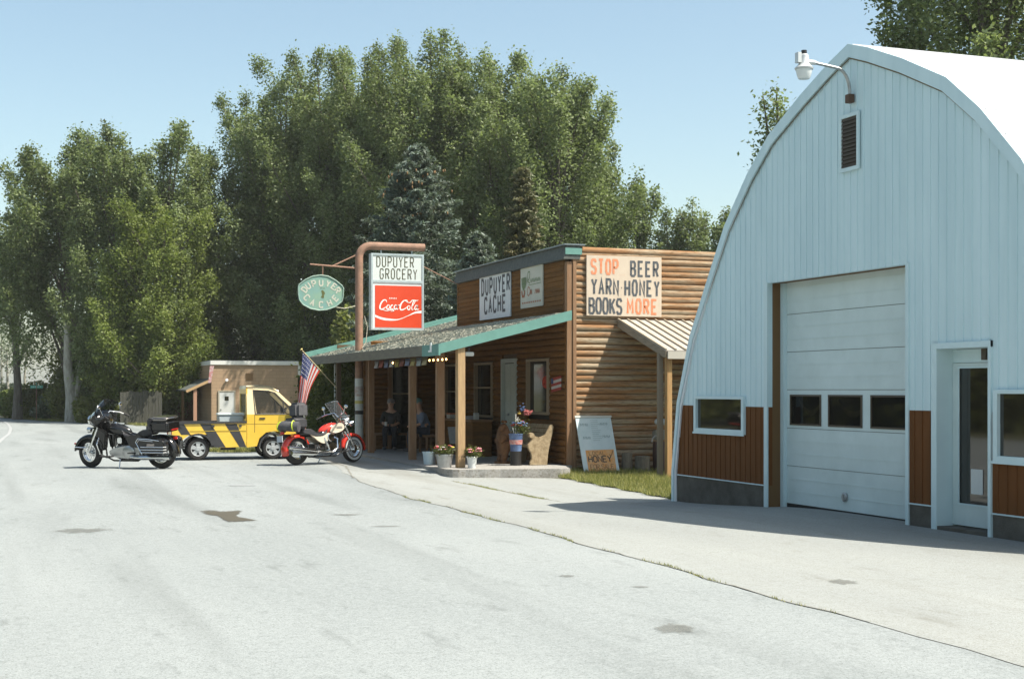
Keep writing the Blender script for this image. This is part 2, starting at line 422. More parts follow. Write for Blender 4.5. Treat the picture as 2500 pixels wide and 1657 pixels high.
# ------------------------------------------------------------------ the pale shed with its arched roof
M['clad'] = mat("sky_tinted_cladding", (.61, .76, .79), .5, col2=(.53, .685, .72), scale=1.1, stretch=(1, 3, .35), bump=.10, bscale=3)  # blue of the sky light mixed into the white paint colour
M['trimw'] = mat("white_trim", (.60, .74, .76), .5, col2=(.55, .69, .715), scale=3)
M['brown'] = mat("brown_cladding", (.165, .064, .019), .75, col2=(.13, .05, .014), scale=2, stretch=(1, 4, .5), spec=.15)
M['brownj'] = mat("brown_jamb", (.17, .10, .045), .8, spec=.1)
M['found'] = mat("foundation", (.14, .13, .11), .95, spec=.1, col2=(.09, .083, .07), scale=3, bump=.6, bscale=40)
M['roofw'] = mat("white_roof_metal", (.78, .79, .80), .35, col2=(.72, .73, .74), scale=1)
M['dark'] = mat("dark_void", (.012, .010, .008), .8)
M['pane'] = mat("dark_glass", (.02, .017, .012), .04, spec=.9)
M['dpane'] = glass_mat('door_glass', (.75, .7, .6), .5)
M['cloth_in'] = mat('cloth_inside', (.50, .46, .42), .9, col2=(.30, .27, .24), scale=6)
M['door'] = mat("door_paint", (.64, .745, .74), .45, col2=(.55, .65, .64), scale=1.4, bump=.08, bscale=2)
M['louvre'] = mat("louvre", (.07, .05, .03), .6)
M['rubber'] = mat("rubber", (.015, .014, .013), .7)
M['metalg'] = mat("galvanised", (.42, .43, .43), .42, metal=.6, col2=(.33, .34, .34), scale=12)
M['lens'] = mat("lamp_lens", (.70, .73, .72), .2)
M['blackp'] = mat("black_plastic", (.018, .017, .018), .45)
M['paper'] = mat("paper", (.62, .64, .62), .9)
SX = 10.5; PY = 15.86
PROF = [(5.05, -.25), (5.05, .27), (4.86, 1.4), (4.42, 2.45), (3.84, 3.3), (3.28, 4.1), (2.6, 4.78), (2.0, 5.25), (1.15, 5.66), (.45, 5.95), (0, 6.1)]
def arch(y):
    d = abs(y-PY)
    for (a, za), (b, zb) in zip(PROF, PROF[1:]):
        if b <= d <= a and a > b: return za+(zb-za)*(a-d)/(a-b)
    return -9 if d > 5.05 else 6.1
shed = thing("metal_shed", 'pale blue white metal shed with a pointed arch roof and brown lower cladding', 'shed', (SX, PY, 0))
OPEN = [(14.68, 17.98, -1, 3.18), (13.12, 14.09, -1, 2.15), (18.6, 20.2, .98, 1.55), (11.45, 13.02, .85, 1.65)]
def rng_minus(z0, z1, ya, yb):
    segs = [(z0, z1)]
    for (a, b, lo, hi) in OPEN:
        if yb > a+1e-4 and ya < b-1e-4:
            ns = []
            for s0, s1 in segs:
                if lo > s0: ns.append((s0, min(s1, lo)))
                if hi < s1: ns.append((max(s0, hi), s1))
            segs = [q for q in ns if q[1]-q[0] > .004]
    return segs
def clad_wall(z0, ztop, thick, rib, base, ya_=-99, yb_=99):
    mb = MB(); cuts = {PY-5.05, PY+5.05}
    y = PY-5.05
    ribs = []
    k = 0
    while y < PY+5.05:
        ribs.append((y+.02, y+.038)); y += .1525
    for a, b in ribs: cuts.update((a, b))
    for a, b, lo, hi in OPEN: cuts.update((a, b))
    for d, z in PROF: cuts.update((PY-d, PY+d))
    cs = sorted(c for c in cuts if PY-5.05 <= c <= PY+5.05)
    for a, b in zip(cs, cs[1:]):
        if b-a < .0005 or a < ya_-1e-4 or b > yb_+1e-4: continue
        mid = (a+b)/2; isr = any(r0-1e-5 <= mid <= r1+1e-5 for r0, r1 in ribs)
        xf = SX-base-(rib if isr else 0)
        for s0, s1 in rng_minus(z0, 99, a, b):
            def zt(y, s): return min(s, ztop, arch(min(max(y, PY-5.0499), PY+5.0499))-.02)
            za, zb = zt(a+1e-4, s1), zt(b-1e-4, s1)
            if za <= s0+.002 and zb <= s0+.002: continue
            za, zb = max(za, s0), max(zb, s0); xb = SX+.08
            mb.hexa([(xf, a, s0), (xb, a, s0), (xb, b, s0), (xf, b, s0), (xf, a, za), (xb, a, za), (xb, b, zb), (xf, b, zb)])
    return mb
clad_wall(1.40, 99, .08, .0095, 0).build("upper_cladding", M['clad'], shed, fix=False)
for q in ((0, 13.12), (14.09, 14.68), (17.98, 99)): clad_wall(.27, 1.40, .08, .010, .004, *q).build("lower_cladding", M['brown'], shed, fix=False)
for a, b in [(10.82, 13.06), (14.15, 14.59), (18.06, 20.9)]:
    MB().box(SX-.005, SX+.2, a, b, -.5, .262).build("foundation", M['found'], shed); MB().box(SX-.025, SX-.001, a, b, .262, .278).build("drip_strip", M['trimw'], shed)
# roof shell and its face boards
mb = MB(); pr = [(PY+d, z) for d, z in PROF]+[(PY-d, z) for d, z in reversed(PROF[:-1])]
inner = [(PY+d*.988, z-.06 if z > .5 else z) for d, z in PROF]+[(PY-d*.988, z-.06 if z > .5 else z) for d, z in reversed(PROF[:-1])]
XB = 26.0
def shell(mb, prof, x0, x1, t_in):
    for i in range(len(prof)-1):
        (ya, za), (yb, zb) = prof[i], prof[i+1]; (ia, ja), (ib, jb) = t_in[i], t_in[i+1]
        mb.hexa([(x0, ya, za), (x1, ya, za), (x1, yb, zb), (x0, yb, zb), (x0, ia, ja), (x1, ia, ja), (x1, ib, jb), (x0, ib, jb)])
up = [(y+(y-PY)*.012, z+.03) for y, z in pr]
shell(mb, up, SX-.03, XB, inner)
o = mb.build("roof", M['roofw'], shed, fix=False)
mb = MB()
for i in range(1, len(up)-2):            # lap seams of the roof sheets
    (ya, za), (yb, zb) = up[i], up[i+1]
    for t in ((0.0, .5) if abs(yb-ya)+abs(zb-za) > .6 else (0.0,)):
        y, z = ya+(yb-ya)*t, za+(zb-za)*t
        mb.bar((SX+.02, y, z+.004), (XB, y, z+.004), .02, .02)
mb.build("roof_seams", mat("seam", (.55, .56, .58), .4), o)
mb = MB()
def inset(prof, w):
    out = []
    for i, (y, z) in enumerate(prof):
        a = prof[max(i-1, 0)]; b = prof[min(i+1, len(prof)-1)]
        d = Vector((b[0]-a[0], b[1]-a[1])).normalized(); n = Vector((-d.y, d.x))
        if n.dot(Vector((PY-y, 1.5-z))) < 0: n = -n
        ww = w*(.38+.62*min(1, max(0, z)/5.6)); out.append((y+n.x*ww, z+n.y*ww))
    return out
fi = inset(up, .16)
for i in range(len(up)-1):
    (ya, za), (yb, zb) = up[i], up[i+1]; (ia, ja), (ib, jb) = fi[i], fi[i+1]; x0, x1 = SX-.05, SX-.032
    mb.hexa([(x0, ya, za+.012), (x1, ya, za+.012), (x1, yb, zb+.012), (x0, yb, zb+.012), (x0, ia, ja), (x1, ia, ja), (x1, ib, jb), (x0, ib, jb)])
mb.build("barge_board", M['clad'], shed, fix=False)
mb = MB(); f2 = inset(up, .167); f3 = inset(up, .183)
for i in range(1, len(up)-2):
    mb.quad((SX-.020, *f2[i]), (SX-.020, *f2[i+1]), (SX-.020, *f3[i+1]), (SX-.020, *f3[i]))
mb.build("closure_strip", mat("foam_strip", (.16, .12, .07), .9), shed, fix=False)
# side and back walls, inner box so that nothing shines through
mb = MB(); mb.poly([(XB, y, z) for y, z in inner]); mb.build("back_wall", M['clad'], shed, fix=False)
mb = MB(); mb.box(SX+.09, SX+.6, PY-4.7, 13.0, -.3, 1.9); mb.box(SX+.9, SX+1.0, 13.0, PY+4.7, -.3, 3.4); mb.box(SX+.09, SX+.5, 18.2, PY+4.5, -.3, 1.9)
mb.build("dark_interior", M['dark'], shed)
# corner trims at the low ends of the front
mb = MB(); mb.hexa([(SX-.13, 20.72, -.3), (SX+.1, 20.72, -.3), (SX+.1, 20.99, -.3), (SX-.13, 20.99, -.3), (SX-.13, 20.72, .3), (SX+.1, 20.72, .3), (SX+.1, 20.99, .3), (SX-.13, 20.99, .3)])
# sectional door
DX = SX+.27
sdoor = MB()
zs = [.02, .56, 1.10, 1.65, 2.19, 2.73, 3.30]
wins = [(16.99, 17.80), (16.0, 16.81), (15.0, 15.81)]
for i, (a, b) in enumerate(zip(zs, zs[1:])):
    if i == 2:
        edges = [14.5]+[v for wv in reversed(wins) for v in wv]+[17.95]
        for k in range(0, len(edges), 2): sdoor.box(DX, DX+.05, edges[k], edges[k+1], a+.004, b-.004)
        for (c, d) in wins: sdoor.box(DX+.001, DX+.05, c, d, a+.004, a+.045); sdoor.box(DX+.001, DX+.05, c, d, b-.07, b-.004)
    else:
        sdoor.box(DX, DX+.05, 14.5, 17.95, a+.004, b-.004)
    for t in ((.33, .66) if i != 2 else ()):
        z = a+(b-a)*t; sdoor.box(DX-.006, DX+.001, 14.5, 17.95, z-.006, z+.006)
od = sdoor.build("overhead_door", M['door'], shed)
MB().box(DX+.02, DX+.045, 14.5, 17.95, .01, 1.12).box(DX+.02, DX+.045, 14.5, 17.95, 1.62, 3.3).build("joint_backing", mat("joint", (.18, .17, .15), .8), od)
for (c, d) in wins:
    fr = MB(); z0, z1 = 1.145, 1.58
    for q in ((c, c+.028, z0, z1), (d-.028, d, z0, z1), (c+.028, d-.028, z0, z0+.025), (c+.028, d-.028, z1-.025, z1)): fr.box(DX-.012, DX+.003, q[0], q[1], q[2], q[3])
    f = fr.build("window_frame", M['louvre'], od)
    MB().box(DX+.006, DX+.012, c+.01, d-.01, z0, z1).build("pane", M['dpane'], f)
MB().box(DX-.004, DX+.05, 14.5, 17.95, -.06, .018).build("rubber_seal", M['rubber'], od)
mb = MB(); mb.lathe((DX-.001, 16.4, .21), [(.001, 0), (.06, 0), (.065, .02), (.05, .03), (.001, .03)], (-1, 0, 0), 16); mb.box(DX-.045, DX-.03, 16.385, 16.415, .17, .25)
mb.build("lock", M['metalg'], od, smooth=True)
for (c, d), sw in zip(wins[1:]+wins[:1], (.9, 0, 1.1)):
    if sw:
        mb = MB(); pr0 = None
        for k in range(9):
            t = k/8; y = d-.10-(d-c-.14)*t; z = 1.53-.15*math.sin(PI*min(1, t*sw))-.04*t; cur = ((DX+.075, y, z), (DX+.072, y, z-.035-.05*math.sin(PI*t)))
            if pr0: mb.quad(pr0[0], cur[0], cur[1], pr0[1])
            pr0 = cur
        mb.build("draped_cloth", M['cloth_in'], od, fix=False)
# door opening: brown reveals and white track
mb = MB(); mb.box(SX+.004, SX+.268, 17.985, 18.0, -.3, 3.19); mb.box(SX+.004, SX+.268, 14.66, 17.985, 3.185, 3.2); mb.box(SX+.004, SX+.268, 14.64, 14.655, -.3, 3.19)
mb.build("door_reveal", M['brownj'], shed)
MB().box(DX-.06, DX-.002, 17.89, 17.98, -.1, 3.18).build("door_track", M['trimw'], shed)
for q in ((17.96, 18.05), (14.60, 14.66)): MB().box(SX-.022, SX+.003, *q, -.3, 3.2).build("door_trim", M['trimw'], shed)
# side door
sd_ = MB(); x = SX+.20
sd_.box(x, x+.04, 13.14, 13.28, .06, 1.96); sd_.box(x, x+.04, 13.92, 14.04, .06, 1.96); sd_.box(x, x+.04, 13.28, 13.92, 1.90, 1.96); sd_.box(x, x+.04, 13.28, 13.92, .06, .32)
e = sd_.build("entry_door", M['door'], shed)
MB().box(x+.012, x+.02, 13.27, 13.93, .31, 1.91).build("pane", M['pane'], e)
MB().box(x+.004, x+.010, 13.50, 13.71, .44, .73).build("paper_notice", M['paper'], e)
mb = MB(); 
for q in ((13.265, 13.285, .30, 1.92), (13.91, 13.93, .30, 1.92), (13.285, 13.91, .30, .32), (13.285, 13.91, 1.90, 1.92)): mb.box(x-.01, x+.001, *q)
mb.build("glazing_bead", M['trimw'], e)
MB().box(x-.05, x-.002, 13.38, 13.46, 1.99, 2.12).build("door_closer", M['louvre'], e)
mb = MB(); mb.box(SX-.03, SX+.003, 14.04, 14.14, -.05, 2.2); mb.box(SX-.03, SX+.003, 13.07, 13.12, -.3, 2.2); mb.box(SX-.032, SX+.003, 13.07, 14.14, 2.13, 2.2)
mb.box(SX+.004, x+.06, 14.045, 14.09, -.1, 2.13); mb.box(SX+.004, x+.06, 13.12, 14.045, 2.125, 2.128); mb.box(x+.01, x+.06, 13.12, 14.045, 1.965, 2.12)
mb.build("door_frame", M['trimw'], shed)
MB().box(SX-.02, x+.05, 13.12, 14.04, -.2, .045).build("threshold", M['found'], shed)
# windows
for (a, b, lo, hi) in (OPEN[2], OPEN[3]):
    mb = MB(); t = .075
    mb.box(SX-.045, SX+.05, a, a+t, lo, hi); mb.box(SX-.045, SX+.05, b-t, b, lo, hi); mb.box(SX-.045, SX+.05, a+t, b-t, lo, lo+t*.9); mb.box(SX-.045, SX+.05, a+t, b-t, hi-t*.6, hi)
    mb.box(SX-.055, SX-.0455, a-.02, b+.02, lo-.02, lo+.01)
    wf = mb.build("window", M['trimw'], shed, bevel=.004)
    MB().box(SX+.0, SX+.006, a+t*.9, b-t*.9, lo+.04, hi-.03).build("pane", M['pane'], wf)
    if lo < .9: MB().box(SX+.012, SX+.02, b-t-.32, b-t, lo+.05, 1.32).build("notice_sheet", mat("notice", (.34, .36, .22), .8, col2=(.2, .22, .14), scale=14, stretch=(1, .3, 4)), wf)
    if lo < .9: wf.children[0].data.materials.clear(); wf.children[0].data.materials.append(glass_mat("tinted_glass", (.6, .6, .55), .5))
# gable vent
mb = MB(); y0, y1, z0, z1 = 15.68, 16.03, 4.54, 5.19
for q in ((y0-.05, y0, z0-.05, z1+.05), (y1, y1+.05, z0-.05, z1+.05), (y0, y1, z0-.05, z0), (y0, y1, z1, z1+.05)): mb.box(SX-.04, SX-.017, *q)
v = mb.build("gable_vent", M['trimw'], shed)
mb = MB(); 
for k in range(13):
    z = z0+.025+k*(z1-z0)/13; mb.hexa([(SX-.036, y0, z-.018), (SX-.018, y0, z+.02), (SX-.018, y1, z+.02), (SX-.036, y1, z-.018), (SX-.036, y0, z-.012), (SX-.018, y0, z+.026), (SX-.018, y1, z+.026), (SX-.036, y1, z-.012)])
mb.build("louvres", M['louvre'], v); MB().box(SX-.0175, SX-.0165, y0, y1, z0, z1).build("louvre_backing", M['dark'], v)
# yard light on its bent arm
yl = thing("yard_light", 'grey yard light on a bent pipe arm high on the shed gable', 'lamp', (SX, 15.8, 5.47))
mb = MB(); pts = []
for k in range(9):
    a = k/8*PI/2; pts.append((SX-.06-.20*(1-math.cos(a)), 15.8, 5.50+.30*math.sin(a)))
pts = [(SX-.06, 15.8, 5.40)]+pts+[(SX-.60, 15.8, 5.84)]
mb.tube(pts, .021, 8); mb.build("arm", M['metalg'], yl, smooth=True)
MB().box(SX-.10, SX-.017, 15.75, 15.85, 5.36, 5.47).build("bracket", mat("rusty_bracket", (.10, .06, .04), .8), yl, bevel=.005)
mb = MB(); hx = SX-.74
mb.lathe((hx, 15.8, 5.74), [(.001, 0), (.115, 0), (.12, .02), (.085, .05), (.065, .08), (.06, .18), (.045, .195), (.001, .195)], (0, 0, 1), 20)
mb.box(hx-.11, hx-.06, 15.76, 15.84, 5.82, 5.95); mb.tube([(hx+.05, 15.8, 5.84), (hx+.16, 15.8, 5.84)], .032, 8)
mb.build("housing", mat("lamp_grey", (.55, .57, .57), .4, metal=.3), yl, smooth=True)
MB().lathe((hx, 15.8, 5.93), [(.001, 0), (.036, 0), (.036, .055), (.001, .055)], (0, 0, 1), 14).build("photocell", M['blackp'], yl, smooth=True)
MB().lathe((hx, 15.8, 5.62), [(.001, 0), (.07, 0), (.085, .03), (.105, .11), (.105, .119), (.001, .119)], (0, 0, 1), 20).build("lens", M['lens'], yl, smooth=True)
# ------------------------------------------------------------------ lettering helpers
FONT = {
 'A': [[(0, 0), (.5, 1), (1, 0)], [(.2, .36), (.8, .36)]],
 'B': [[(0, 0), (0, 1), (.7, 1), (.95, .88), (.95, .64), (.7, .53), (0, .53)], [(.7, .53), (1, .4), (1, .13), (.75, 0), (0, 0)]],
 'C': [[(1, .8), (.85, 1), (.2, 1), (0, .82), (0, .18), (.2, 0), (.85, 0), (1, .2)]],
 'D': [[(0, 0), (0, 1), (.65, 1), (1, .78), (1, .22), (.65, 0), (0, 0)]],
 'E': [[(1, 1), (0, 1), (0, 0), (1, 0)], [(0, .52), (.8, .52)]],
 'F': [[(1, 1), (0, 1), (0, 0)], [(0, .52), (.8, .52)]],
 'G': [[(1, .82), (.82, 1), (.2, 1), (0, .8), (0, .2), (.2, 0), (.8, 0), (1, .2), (1, .45), (.55, .45)]],
 'H': [[(0, 0), (0, 1)], [(1, 0), (1, 1)], [(0, .5), (1, .5)]],
 'K': [[(0, 0), (0, 1)], [(1, 1), (.05, .42)], [(.35, .58), (1, 0)]],
 'L': [[(0, 1), (0, 0), (1, 0)]],
 'M': [[(0, 0), (0, 1), (.5, .35), (1, 1), (1, 0)]],
 'N': [[(0, 0), (0, 1), (1, 0), (1, 1)]],
 'O': [[(.25, 0), (0, .2), (0, .8), (.25, 1), (.75, 1), (1, .8), (1, .2), (.75, 0), (.25, 0)]],
 'P': [[(0, 0), (0, 1), (.75, 1), (1, .86), (1, .6), (.75, .46), (0, .46)]],
 'R': [[(0, 0), (0, 1), (.75, 1), (1, .86), (1, .64), (.75, .5), (0, .5)], [(.5, .5), (1, 0)]],
 'S': [[(1, .82), (.8, 1), (.22, 1), (0, .84), (0, .66), (.2, .53), (.8, .47), (1, .34), (1, .16), (.78, 0), (.2, 0), (0, .18)]],
 'T': [[(0, 1), (1, 1)], [(.5, 1), (.5, 0)]],
 'U': [[(0, 1), (0, .2), (.25, 0), (.75, 0), (1, .2), (1, 1)]],
 'V': [[(0, 1), (.5, 0), (1, 1)]],
 'Y': [[(0, 1), (.5, .5), (1, 1)], [(.5, .5), (.5, 0)]],
 '.': [[(.4, 0), (.6, 0)]], '-': [[(.3, .5), (.7, .5)]], ' ': [],
}
def ribbon(mb, pts, w, fr, off):
    """flat mitred stroke. pts 2-D, fr = (origin, ux, uy, n), w = width or list of widths"""
    o, ux, uy, n = fr; k = len(pts); L = []; Rr = []
    closed = k > 2 and (Vector(pts[0])-Vector(pts[-1])).length < 1e-6
    for i in range(k):
        p = Vector(pts[i]); a = Vector(pts[i-1]) if i > 0 else (Vector(pts[-2]) if closed else None)
        b = Vector(pts[i+1]) if i < k-1 else (Vector(pts[1]) if closed else None)
        d1 = (p-a).normalized() if a is not None and (p-a).length > 1e-9 else None
        d2 = (b-p).normalized() if b is not None and (b-p).length > 1e-9 else None
        d1 = d1 or d2; d2 = d2 or d1
        t = (d1+d2); t = t.normalized() if t.length > .2 else d1
        nn = Vector((-t.y, t.x)); c = max(.45, nn.dot(Vector((-d1.y, d1.x)))); ww = (w[i] if isinstance(w, list) else w)/2/c
        L.append(p+nn*ww); Rr.append(p-nn*ww)
    P3 = lambda q: o+ux*q.x+uy*q.y+n*off
    base = len(mb.v); mb.v += [tuple(P3(q)) for q in L]+[tuple(P3(q)) for q in Rr]
    for i in range(k-1): mb.f.append((base+i, base+k+i, base+k+i+1, base+i+1))
def text(mb, s, x, y, h, w, gap, sw, fr, lift=.003, slant=0, jit=0):
    """string of stroke letters; x, y lower left in the frame's plane"""
    rnd = random.Random(len(s)+int(h*100)); cx = x
    for ch in s:
        ww = w*(.35 if ch in ' .-' else (1.15 if ch == 'M' else 1)); hh = h*(1+rnd.uniform(-jit, jit)); oy = rnd.uniform(-jit, jit)*h*.5
        for j, st in enumerate(FONT.get(ch, [])):
            ribbon(mb, [(cx+px*ww+py*hh*slant, y+oy+py*hh) for px, py in st], sw, fr, lift+.0012*j)
        cx += ww+gap
    return cx
def frame(o, ux, uy, n): return (Vector(o), Vector(ux), Vector(uy), Vector(n))

# ------------------------------------------------------------------ the log store
def log_mat(name, a, b_, c, seed=0):
    """stained logs: orange brown wood, weathered to grey in long streaks"""
    m, t, b = nodes(name); L = t.links; N = t.nodes.new
    b.inputs["Roughness"].default_value = .85; b.inputs["Specular IOR Level"].default_value = .1
    tc = N("ShaderNodeTexCoord"); mp = N("ShaderNodeMapping"); L.new(tc.outputs["Object"], mp.inputs[0]); mp.inputs["Scale"].default_value = (.5, .5, 7)
    mp.inputs["Location"].default_value = (seed, seed, 0)
    n = N("ShaderNodeTexNoise"); n.inputs["Scale"].default_value = 1.3; n.inputs["Detail"].default_value = 4; L.new(mp.outputs[0], n.inputs["Vector"])
    r = N("ShaderNodeMapRange"); r.inputs[1].default_value = .42; r.inputs[2].default_value = .6; L.new(n.outputs["Fac"], r.inputs[0])
    x = N("ShaderNodeMix"); x.data_type = 'RGBA'; x.inputs["A"].default_value = (*a, 1); x.inputs["B"].default_value = (*b_, 1); L.new(r.outputs[0], x.inputs["Factor"])
    mp2 = N("ShaderNodeMapping"); L.new(tc.outputs["Object"], mp2.inputs[0]); mp2.inputs["Scale"].default_value = (3, 3, 30)
    n2 = N("ShaderNodeTexNoise"); n2.inputs["Scale"].default_value = 2; n2.inputs["Detail"].default_value = 6; L.new(mp2.outputs[0], n2.inputs["Vector"])
    r2 = N("ShaderNodeMapRange"); r2.inputs[1].default_value = .5; r2.inputs[2].default_value = .75; L.new(n2.outputs["Fac"], r2.inputs[0])
    y = N("ShaderNodeMix"); y.data_type = 'RGBA'; L.new(x.outputs["Result"], y.inputs["A"]); y.inputs["B"].default_value = (*c, 1); L.new(r2.outputs[0], y.inputs["Factor"])
    L.new(y.outputs["Result"], b.inputs["Base Color"])
    bp = N("ShaderNodeBump"); bp.inputs["Strength"].default_value = .4; bp.inputs["Distance"].default_value = .01; L.new(n2.outputs["Fac"], bp.inputs["Height"]); L.new(bp.outputs[0], b.inputs["Normal"])
    return m
M['log'] = log_mat("weathered_logs", (.285, .155, .074), (.34, .275, .19), (.12, .072, .038))
M['logd'] = log_mat("stained_logs", (.18, .086, .027), (.135, .068, .025), (.07, .036, .014), 4)
M['wood'] = mat("post_wood", (.21, .11, .05), .75, col2=(.25, .15, .08), scale=4, stretch=(4, 4, .6), bump=.25, bscale=10)
M['wooda'] = mat("pale_post_wood", (.44, .30, .15), .8, col2=(.33, .21, .11), scale=5, stretch=(5, 5, .6), bump=.3, bscale=12)
M['teal'] = mat("teal_paint", (.12, .27, .23), .7, col2=(.10, .235, .20), scale=4, bump=.05)
M['fascia'] = mat("weathered_fascia", (.17, .155, .115), .85, col2=(.12, .11, .085), scale=6, stretch=(1, .4, 3), bump=.2)
M['shake'] = mat("cedar_shake", (.46, .46, .39), .9, col2=(.27, .26, .20), scale=9, stretch=(.5, 2.5, 1), bump=.5, bscale=14, lo=.4, hi=.6)
M['soffit'] = mat("soffit_wood", (.10, .065, .035), .9)
M['shingle'] = mat("dark_shingle", (.10, .11, .10), .85, col2=(.06, .07, .065), scale=12, bump=.4)
M['winframe'] = mat("window_frame_wood", (.26, .20, .13), .7)
M['winglass'] = mat("store_glass", (.016, .016, .012), .06, spec=.7)
M['pdoor'] = mat("pale_door", (.42, .46, .43), .5, col2=(.36, .40, .37), scale=3)
M['tin'] = mat("tin_roof", (.40, .385, .35), .5, metal=.0, col2=(.33, .305, .26), scale=2, stretch=(1, 3, 1))
store = thing("log_store", 'brown log store with a flat false front and a shake porch roof trimmed in teal', 'store', (11.8, 28.8, 0))
FX, SY = 11.8, 28.8
def logs(mb, a, b, z0, z1, nrm, pitch=.138, depth=.05, holes=(), jit=0):
    """half round log courses between points a, b (2-D), protruding along nrm"""
    a = Vector((*a, 0)); b = Vector((*b, 0)); n3 = Vector((*nrm, 0)); d = (b-a); Ln = d.length; d.normalize()
    z = z0; rnd = random.Random(9)
    while z < z1-.01:
        h = min(pitch*(1+rnd.uniform(-jit, jit)*.8), z1-z); segs = [(0, Ln)]
        for (u0, u1, lo, hi) in holes:
            if z+h > lo+.02 and z < hi-.02:
                ns = []
                for s0, s1 in segs:
                    if u0 > s0: ns.append((s0, min(s1, u0)))
                    if u1 < s1: ns.append((max(s0, u1), s1))
                segs = [q for q in ns if q[1]-q[0] > .01]
        dp = depth*(1+rnd.uniform(-jit, jit))
        for s0, s1 in segs:
            prev = None; K = 7
            for k in range(K+1):
                an = PI*k/K; off = n3*(dp*math.sin(an)**.75 - .012); zz = z+h*(.5-.5*math.cos(an))
                p = a+d*s0+off; q = a+d*s1+off; p = Vector((p.x, p.y, zz)); q = Vector((q.x, q.y, zz))
                if prev: mb.quad(prev[0], prev[1], q, p)
                prev = (p, q)
            # end caps
            for s in (s0, s1):
                pts = [tuple(Vector(((a+d*s+n3*(dp*math.sin(PI*k/K)**.75-.012)).x, (a+d*s+n3*(dp*math.sin(PI*k/K)**.75-.012)).y, z+h*(.5-.5*math.cos(PI*k/K))))) for k in range(K+1)]
                mb.poly(pts)
        z += h
    return mb
# side wall of logs (faces the camera)
mb = MB(); logs(mb, (12.02, SY), (24, SY), -.22, 4.66, (0, -1), .1395, .062, jit=.15); mb.build("log_wall", M['log'], store, smooth=True, fix=False)
MB().box(12.0, 24, SY+.012, SY+.2, -.3, 4.6).build("wall_core", M['soffit'], store)
mb = MB(); mb.tube([(12.16, SY+.02, 4.71), (24, SY+.02, 4.68)], .075, 12); mb.build("top_log", M['log'], store, smooth=True)
mb = MB(); mb.box(11.80, 11.93, SY-.045, SY+.10, -.1, 4.45); mb.box(11.932, 12.018, SY-.07, SY+.05, -.15, 4.62); mb.build("corner_post", M['wood'], store, bevel=.006)
# front wall at the porch and the upper false front
holes = [(2.27-.05+.75, 2.32+1.75, -.1, 2.40), (.93, 2.33, 1.08, 2.36), (4.75, 6.15, .95, 2.34), (7.2, 8.7, .95, 2.34)]
holes[0] = (3.04, 4.09, -1, 2.40)
mb = MB(); logs(mb, (FX, SY), (FX, 38.4), 0, 3.25, (-1, 0), .1395, .045, holes); mb.build("porch_wall", M['logd'], store, smooth=True, fix=False)
MB().box(FX+.012, FX+.15, SY+.11, 36.35, 2.37, 4.5).build("false_front_core", M['soffit'], store)
MB().box(FX+.13, FX+.18, SY+.11, 38.4, -.1, 2.37).build("wall_core", M['dark'], store)
mb = MB(); 
z = 3.2
while z < 4.46:
    mb.hexa([(FX-.022, SY+.1, z), (FX+.012, SY+.1, z), (FX+.012, 36.4, z), (FX-.022, 36.4, z), (FX-.006, SY+.1, z+.105), (FX+.012, SY+.1, z+.105), (FX+.012, 36.4, z+.105), (FX-.006, 36.4, z+.105)]); z += .107
mb.build("false_front", M['logd'], store, fix=False)
MB().box(FX-.02, 17.5, 36.402, 36.5, 3.2, 4.5).build("false_front_end", M['logd'], store)
# cap of the false front
mb = MB(); mb.hexa([(FX-.10, SY-.09, 4.50), (FX+.30, SY-.09, 4.50), (FX+.30, 36.55, 4.50), (FX-.10, 36.55, 4.50), (FX-.02, SY-.09, 4.80), (FX+.30, SY-.09, 4.80), (FX+.30, 36.55, 4.80), (FX-.02, 36.55, 4.80)])
mb.build("parapet_cap", M['shingle'], store)
MB().box(FX-.06, FX+.33, SY-.11, SY-.092, 4.60, 4.74).build("cap_end_board", M['teal'], store)
MB().box(FX-.09, FX+.40, SY-.13, 36.6, 4.802, 4.83).build("cap_flashing", mat("cap_tin", (.16, .19, .2), .4, metal=.3), store)
MB().box(12.2, 24, SY+.2, 36.4, 4.3, 4.4).build("flat_roof", M['shingle'], store)
MB().box(12.2, 24, 36.28, 36.4, 3.0, 4.6).build("back_parapet", M['logd'], store)
# porch door
dr = MB().box(FX+.02, FX+.06, 31.96, 32.42, .06, 2.28).build("porch_door", M['pdoor'], store)
MB().box(FX+.02, FX+.06, 32.44, 32.80, .06, 2.28).build("door_leaf", M['pdoor'], dr)
MB().ball((FX-.02, 32.5, 1.05), .035).build("handle", M['metalg'], dr, smooth=True)
mb = MB(); mb.box(FX-.06, FX+.03, 31.85, 31.95, .02, 2.4); mb.box(FX-.06, FX+.03, 32.81, 32.89, .02, 2.4); mb.box(FX-.06, FX+.03, 31.95, 32.81, 2.30, 2.4); mb.build("door_casing", M['pdoor'], store)
def swin(y0, y1, z0, z1, mul=None):
    mb = MB(); t = .06
    mb.box(FX-.07, FX+.03, y0, y0+t, z0, z1); mb.box(FX-.07, FX+.03, y1-t, y1, z0, z1); mb.box(FX-.07, FX+.03, y0+t, y1-t, z0, z0+t); mb.box(FX-.07, FX+.03, y0+t, y1-t, z1-t, z1)
    if mul: mb.box(FX-.05, FX+.02, y0+t, y1-t, mul-.02, mul+.02)
    f = mb.build("window", M['winframe'], store)
    MB().box(FX+.021, FX+.03, y0+.03, y1-.03, z0+.03, z1-.03).build("pane", M['winglass'], f); return f
w1 = swin(29.74, 31.12, 1.08, 2.36); swin(33.56, 34.94, .95, 2.34, 1.7); swin(36.0, 37.5, .95, 2.34, 1.6)
